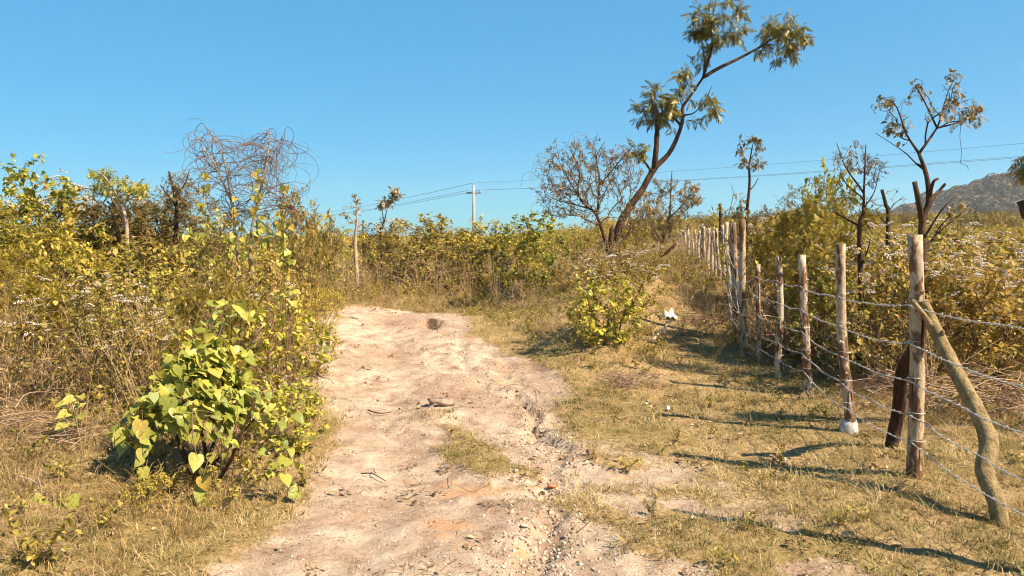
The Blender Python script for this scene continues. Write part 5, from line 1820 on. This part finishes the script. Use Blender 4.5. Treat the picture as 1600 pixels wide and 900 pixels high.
for k, h in enumerate([1.15, .88, .6, .35]):
    ch = [near[-1]] + far
    pts = []
    for a, b in zip(ch[:-1], ch[1:]):
        p, q = along(a, h), along(b, h)
        s = np.linspace(0, 1, 8)[:, None]
        c = p + (q - p) * s
        c[:, 2] -= (.05 if a is ch[1] or a is ch[0] else .025) * 4 * s[:, 0] * (1 - s[:, 0])
        pts += list(c[:-1])
    MB().tube(np.array(pts), .0062, 4, False).build('wire_strand', M['wire'], t, True, tuple(-fb))
for a, b in (((1150, 455), (1166, 556)), ((1153, 440), (1170, 560)), ((1147, 430), (1163, 552)), ((1150, 420), (1160, 470)), ((1153, 400), (1164, 462))):
    MB().tube(curve([P(*a, 10.6), (P(*a, 10.4) + P(*b, 9.6)) / 2 + np.array([0, 0, -.03]), P(*b, 9.5)], 10), .0045, 4, False).build('wire_tie', M['wire'], t, True, tuple(-fb))

for post in near[1:6]:
    b, tp, r = post
    mb = MB()
    for h in HT:
        p = along(post, h, 0)
        a = np.linspace(0, 6.6, 15)
        mb.tube(np.stack([p[0] + (r + .006) * np.cos(a), p[1] + (r + .006) * np.sin(a), p[2] + .012 * a / 6.6 + .004 * np.sin(a * 2)], -1), .0022, 4, False)
    mb.build('wire_loops', M['wire'], t, True, tuple(-fb))['kind'] = 'stuff'
    for _ in range(3):
        s_ = rgf.uniform(.25, .9)
        p = b + (tp - b) * s_
        a = rgf.uniform(2.6, 5.6)
        o_ = np.array([math.cos(a), math.sin(a), .35])
        MB().tube([p + o_ * r * .6, p + o_ * (r + .006), p + o_ * (r + .016)], [r * .45, r * .34, r * .2], 8, True, .5, .1, rgf).build('knot', M['post_brown'], t, True, tuple(-fb))

# two props leaning on the thick post
def log(name, label, pts, radii, mat, extra=()):
    b = np.array(pts[0])
    t = thing(name, label, 'log', tuple(b))
    c = curve([np.array(p) - b for p in pts], 30)
    MB().tube(c, np.interp(np.linspace(0, 1, len(c)), np.linspace(0, 1, len(radii)), radii) * (1 + rgf.normal(0, .02, len(c))), 14, True, .5, .025, rgf).build('log', M[mat], t, True)
    for nm, ps, rs in extra:
        c = curve([np.array(p) - b for p in ps], 8)
        MB().tube(c, np.interp(np.linspace(0, 1, len(c)), np.linspace(0, 1, len(rs)), rs), 9, True, .5, .03, rgf).build(nm, M[mat], t, True)
    return t


def G(px, d, dz=0.0):
    x = float(PX(px, d))
    return np.array([x, d, Hs(x, d) + dz])


b0 = G(1584, 4.05, -.04)
log('prop_log', 'crooked yellow green prop log leaning against the thick post', [b0, P(1556, 782, 4.12), P(1538, 735, 4.22), P(1545, 690, 4.3), P(1520, 630, 4.42), P(1480, 555, 4.6), P(1457, 505, 4.7), P(1442, 470, 4.72)],
    [.046, .047, .048, .052, .046, .043, .041, .032], 'bark_green',
    [('fork_stub', [P(1458, 515, 4.69), P(1443, 492, 4.66), P(1425, 470, 4.64)], [.022, .018, .015]), ('knot', [P(1466, 528, 4.66), P(1472, 521, 4.63), P(1474, 516, 4.62)], [.022, .017, .008])])
b1 = G(1400, 5.5, -.05)
log('dark_prop_log', 'nearly black bent prop log behind the thick post', [b1, P(1404, 640, 5.45), P(1408, 590, 5.35), P(1420, 560, 5.2), P(1432, 540, 5.05), P(1436, 500, 4.97), P(1430, 478, 4.95)], [.045, .046, .045, .048, .05, .048, .03], 'bark_black')

# thin posts of another fence on the skyline
for i, (px, ty, d, lab) in enumerate(((517, 336, 27, 'thin brown fence stake on the skyline left of the saplings'), (568, 344, 27.5, 'thin fence stake between the two centre saplings'), (723, 356, 28, 'thin fence stake on the skyline left of the power pole'),
                                      (775, 350, 28.5, 'thin fence stake over the dark bush right of the pole'), (862, 349, 29, 'thin fence stake on the skyline left of the whip tree'))):
    x = float(PX(px, d))
    z = Hs(x, d)
    tp = P(px - .5, ty, d)
    o = MB().tube(np.array([(0, 0, -.1), (0.01, 0, (tp[2] - z) * .5), (tp[0] - x, 0, tp[2] - z)]), [.05, .045, .04], 8, True, .5, .04, rgf).build('fence_stake', M['bark'], None, True, (x, d, z))
    tag(o, lab, 'stake', 'stakes on the skyline')

# fallen bough at the end of the far fence
o = MB().tube(curve([P(1028, 404, 17) , P(1042, 394, 17), P(1056, 381, 17)], 8) - P(1028, 404, 17), np.linspace(.03, .04, 8) if len(curve([(0, 0, 0), (1, 1, 1), (2, 2, 2)], 8)) == 8 else .035, 7).build('leaning_bough', M['stem_dark'], None, True, tuple(P(1028, 404, 17)))
tag(o, 'dark bare bough sticking up beside the end of the far posts', 'branch')

# ------------------------------------------------------------------ brush piles
def brush_pile(label, c, size, n, seed, mat='brush', leafn=0):
    rg = np.random.default_rng(seed)
    base = np.array([c[0], c[1], Hs(c[0], c[1])])
    t = thing('brush_pile', label, 'brush pile', tuple(base))
    mb = MB()
    for _ in range(n):
        a = rg.uniform(0, 6.283)
        L = size[0] * rg.uniform(.35, 1.0)
        q = np.array([rg.normal(0, .35) * size[0], rg.normal(0, .3) * size[1], abs(rg.normal(.3, .3)) * size[2]])
        o = np.array([math.cos(a), .6 * math.sin(a), rg.normal(0, .22)])
        pts = curve([q - o * L * .5, q + rg.normal(0, .05, 3) * L + [0, 0, .05 * L], q + o * L * .5 + rg.normal(0, .05, 3) * L], 9)
        gz = H(pts[:, 0] + base[0], pts[:, 1] + base[1]) - base[2] + .006
        pts[:, 2] = np.maximum(pts[:, 2], gz)
        mb.tube(pts, np.linspace(1, .35, len(pts)) * rg.uniform(.0025, .0065), 4, False)
        for _k in range(2):
            i = rg.integers(2, len(pts) - 1)
            e = pts[i] + rg.normal(0, .12, 3) * [1, 1, .6]
            mb.tube([pts[i], (pts[i] + e) / 2 + [0, 0, .01], e], .0018, 3, False)
    o = mb.build('twigs', M[mat], t)
    o['kind'] = 'stuff'
    if leafn:
        pos = np.stack([rg.normal(0, .4, leafn) * size[0], rg.normal(0, .35, leafn) * size[1], np.abs(rg.normal(.2, .25, leafn)) * size[2]], -1)
        MB().leaves('oval', pos, unit(rg.normal(0, 1, pos.shape)), unit(rg.normal(0, 1, pos.shape)), rg.uniform(.03, .06, leafn), rg.uniform(0, 1, leafn)).build('dead_leaves', M['dead_leaf'], t)['kind'] = 'stuff'


c = G(985, 7.75)
brush_pile('small pile of grey dead twigs at the foot of the bank', c, (.42, .25, .16), 60, 901)
c = G(1560, 6.3)
brush_pile('large heap of cut bare branches behind the prop log', c, (1.15, .55, .42), 130, 902)
c = G(1440, 7.0)
brush_pile('thin spread of cut branches behind the thick post', c, (.9, .4, .28), 60, 903)
c = G(1115, 11.6)
brush_pile('brown heap of dead leaves and twigs below the far posts', c, (.75, .4, .16), 45, 904, 'stem', 420)
c = G(60, 5.0)
brush_pile('dry broken stalks lying over grass at the left edge', c, (.8, .35, .3), 38, 905)

# ------------------------------------------------------------------ sticks, stones and litter
def stick(label, pts, r, mat='stem', forks=(), name='stick', cat='stick'):
    b = np.array(pts[0])
    c = curve([np.array(p) - b for p in pts], 12)
    mb = MB().tube(c, np.linspace(r, r * .55, len(c)), 6, True, .5, .06, rgf)
    for i, v in forks:
        mb.tube(curve([c[i], c[i] + np.array(v) * .5 + [0, 0, .01], c[i] + np.array(v)], 5), r * .5, 5)
    tag(mb.build(name, M[mat], None, True, tuple(b)), label, cat)


stick('dark curved stick lying on the left of the track by yellow leaves', [G(572, 6.9, .02), G(590, 6.75, .025), G(608, 6.85, .02)], .007, 'stem_dark')
stick('small forked dark twig on the pale sand of the track', [G(560, 5.0, .015), G(578, 4.98, .03), G(600, 4.92, .012)], .005, 'stem_dark', [(5, (.05, -.03, .01)), (7, (-.02, .06, .02))])
stick('pale broken stick standing beside the white sack', [G(1020, 10.2, .0), P(1034, 516, 10.6), P(1050, 500, 10.8)], .022, 'stem_pale')
stick('curved dark twig on the short grass right of the track', [G(962, 6.55, .015), G(972, 6.4, .03), G(984, 6.55, .02)], .005, 'stem_dark')
stick('pale forked dead stalk above the three-leaved seedling', [G(88, 4.05, .0), P(74, 790, 4.0), P(58, 755, 4.0), P(22, 742, 4.05)], .006, 'stem_pale', [(6, (-.02, .0, .1))])
stick('thin straight twig on sand beside the near right grass patch', [G(905, 3.95, .012), G(925, 4.1, .016), G(940, 4.25, .012)], .004, 'stem')
stick('long thin twig on the grass near the brush pile', [G(1040, 7.35, .03), G(1058, 7.2, .05), G(1075, 7.0, .02)], .005, 'stem')
stick('bare pale branch hooked over the bush behind heart leaves', [P(372, 592, 6.1), P(385, 555, 6.1), P(398, 525, 6.0), P(412, 508, 6.0)], .010, 'stem_pale', [(6, (.12, 0, .1)), (4, (.14, -.05, -.02))])


def runner(label, seed, pts, r=.0018):
    q = [G(a, d, .012 + .02 * (i % 2)) for i, (a, d) in enumerate(pts)]
    b = q[0]
    c = curve([p - b for p in q], 40)
    tag(MB().tube(c, r, 5, True).build('dry_creeper', M['stem'], None, True, tuple(b)), label, 'creeper')


runner('thin dry creeper stem looping over the orange soil patch', 1, [(703, 4.75), (705, 4.95), (715, 5.05), (740, 4.95), (766, 4.8), (758, 4.68), (735, 4.62), (710, 4.7)])
runner('dry creeper stem looping on the track below the bank', 2, [(778, 7.15), (790, 7.5), (815, 7.4), (842, 7.25), (838, 7.7), (800, 7.8), (780, 7.6)], .0026)

rs = [rock_mesh(210 + i, .65, 'stone', sub=1) for i in range(6)]
rg = np.random.default_rng(31)
SG = 'stones in the gully of the track'
gully_px = [(852, 862), (868, 830), (846, 815), (862, 798), (835, 800), (820, 815), (812, 780), (868, 770), (880, 790), (842, 770), (825, 762), (858, 744), (872, 735), (850, 722), (838, 706), (862, 708), (800, 806), (830, 870), (806, 740)]
for i, (px, py) in enumerate(gully_px):
    d = 1848.0 / (py - 368)
    q = G(px, d)
    s = rg.uniform(.011, .024)
    o = link('stone', rs[i % 6], None, (q[0], q[1], q[2] + s * .25), (rg.normal(0, .3), rg.normal(0, .3), rg.uniform(0, 6.28)), s)
    tag(o, 'small pale broken stone lying loose along the eroded gully', 'stone', SG)
q = G(818, 1848 / (828 - 368.))
tag(link('stone', rs[1], None, (q[0], q[1], q[2] + .015), (.1, .1, .4), (.034, .027, .018)), 'whitest flat stone in the stony part of the gully', 'stone', SG)
q = G(688, 7.05)
t = thing('rock_slab', 'flat pale rock slab propped up in the middle of the track', 'rock', tuple(q), .15, None, .75)
out_ = np.array([(-.18, -.02), (-.15, -.075), (-.06, -.07), (-.03, -.105), (.09, -.085), (.16, -.05), (.15, .02), (.19, .05), (.08, .10), (.0, .07), (-.12, .09)])
nn = len(out_)
lo_ = np.concatenate([out_ * .9, .03 - .16 * out_[:, :1] + rgf.normal(0, .006, (nn, 1))], 1)
hi_ = np.concatenate([out_ + rgf.normal(0, .008, (nn, 2)), .085 - .16 * out_[:, :1] + rgf.normal(0, .012, (nn, 1))], 1)
jj = np.arange(nn)
kk = (jj + 1) % nn
MB().raw(np.vstack([lo_, hi_, [[0, 0, .088]]]), [np.stack([jj, kk, kk + nn, jj + nn], -1), np.stack([jj + nn, kk + nn, np.full(nn, 2 * nn)], -1), np.array([list(range(nn))[::-1]])]).build('slab', M['slab'], t)
for px_, py_, s_ in ((-.13, -.02, .045), (.07, .03, .035), (-.02, -.05, .03)):
    link('prop_stone', rs[2], t, (px_, py_, s_ * .4), (.3, .2, px_ * 9), s_)
q = G(864, 4.76)
br = MB().raw(np.array([(-1, -.6, -.5), (1, -.6, -.5), (.8, .6, -.5), (-1, .55, -.5), (-.95, -.5, .5), (.85, -.55, .45), (.7, .5, .4), (-.9, .5, .5)]), [[(3, 2, 1, 0), (4, 5, 6, 7), (0, 1, 5, 4), (1, 2, 6, 5), (2, 3, 7, 6), (3, 0, 4, 7)]])
o = br.build('brick_fragment', M['brick_red'], None, False, (q[0], q[1], q[2] + .02))
o.scale = (.028, .024, .022)
o.rotation_euler = (.2, .15, .3)
tag(o, 'small red brick fragment at the edge of the gully', 'brick')
for px, d, s, lab in ((1047, 6.75, .035, 'white lump of rubbish on the grass by the brush pile'), (1012, 6.9, .025, 'smaller white crumb left of the rubbish lump'), (1233, 5.25, .03, 'pale stone in the grass left of the thick post')):
    q = G(px, d)
    tag(link('white_lump', rock_mesh(int(px), .6, 'white_lump', 'sack', sub=1), None, (q[0], q[1], q[2] + .03), (0, .2, px), s), lab, 'rubbish')


def crumple(name, label, c, w, h, seed, cat):
    """Crumpled sheet with thickness draped on the ground."""
    rg = np.random.default_rng(seed)
    n = 26
    X, Y = np.meshgrid(np.linspace(-1, 1, n), np.linspace(-1, 1, n))
    x, y = X.ravel(), Y.ravel()
    z = .55 * np.exp(-((x + .45) / .35) ** 2 - (y / .8) ** 2) + .8 * np.exp(-((x - .3) / .4) ** 2 - ((y - .1) / .7) ** 2) + .35 * (fbm(x * 2.2 + seed, y * 2.2, seed, 4) - .5)
    xx, yy = x * w * (1 - .25 * np.abs(y)) + .04 * w * np.sin(y * 5), y * w * .7 + .05 * w * np.sin(x * 4)
    V = np.stack([xx, yy, np.maximum(z, .02) * h], -1)
    ii = (np.arange(n - 1)[:, None] * n + np.arange(n - 1)[None]).ravel()
    q = np.stack([ii, ii + 1, ii + n + 1, ii + n], -1)
    me = np_mesh(name, V, [q], M['sack'], np.full(len(V), .5), True)
    o = link(name, me, None, c)
    md = o.modifiers.new('thickness', 'SOLIDIFY')
    md.thickness = .004
    return tag(o, label, cat)


q = P(1045, 490, 11.6)
q[2] = Hs(q[0], 11.6)
crumple('white_sack', 'crumpled white sack lying on the dry slope before the far posts', tuple(q), .14, .2, 3, 'sack')
q = P(1158, 468, 9.9)
o = link('plastic_bag', rock_mesh(991, .8, 'plastic_bag', 'sack', sub=2), None, tuple(q), (0, .3, .4), (.045, .04, .05))
tag(o, 'small white plastic bag caught on the wires at the corner post', 'bag')

# ------------------------------------------------------------------ the air
def haze_box():
    m = bpy.data.materials.new('haze')
    m.use_nodes = True
    nt = m.node_tree
    nt.nodes.remove(nt.nodes['Principled BSDF'])
    v = nt.nodes.new('ShaderNodeVolumePrincipled')
    v.inputs['Color'].default_value = (0.95, 0.97, 1.0, 1)
    v.inputs['Density'].default_value = 0.00022
    v.inputs['Anisotropy'].default_value = 0.2
    nt.links.new(v.outputs['Volume'], nt.nodes['Material Output'].inputs['Volume'])
    x0, x1, y0, y1, z0, z1 = -1400, 1400, -120, 1450, -12, 95
    V = [(x, y, z) for z in (z0, z1) for y in (y0, y1) for x in (x0, x1)]
    F = np.array([(0, 2, 3, 1), (4, 5, 7, 6), (0, 1, 5, 4), (2, 6, 7, 3), (0, 4, 6, 2), (1, 3, 7, 5)])
    o = link('haze', np_mesh('haze', V, [F], m))
    tag(o, 'thin pale air softening the distant hill', 'haze', None, 'stuff')


haze_box()
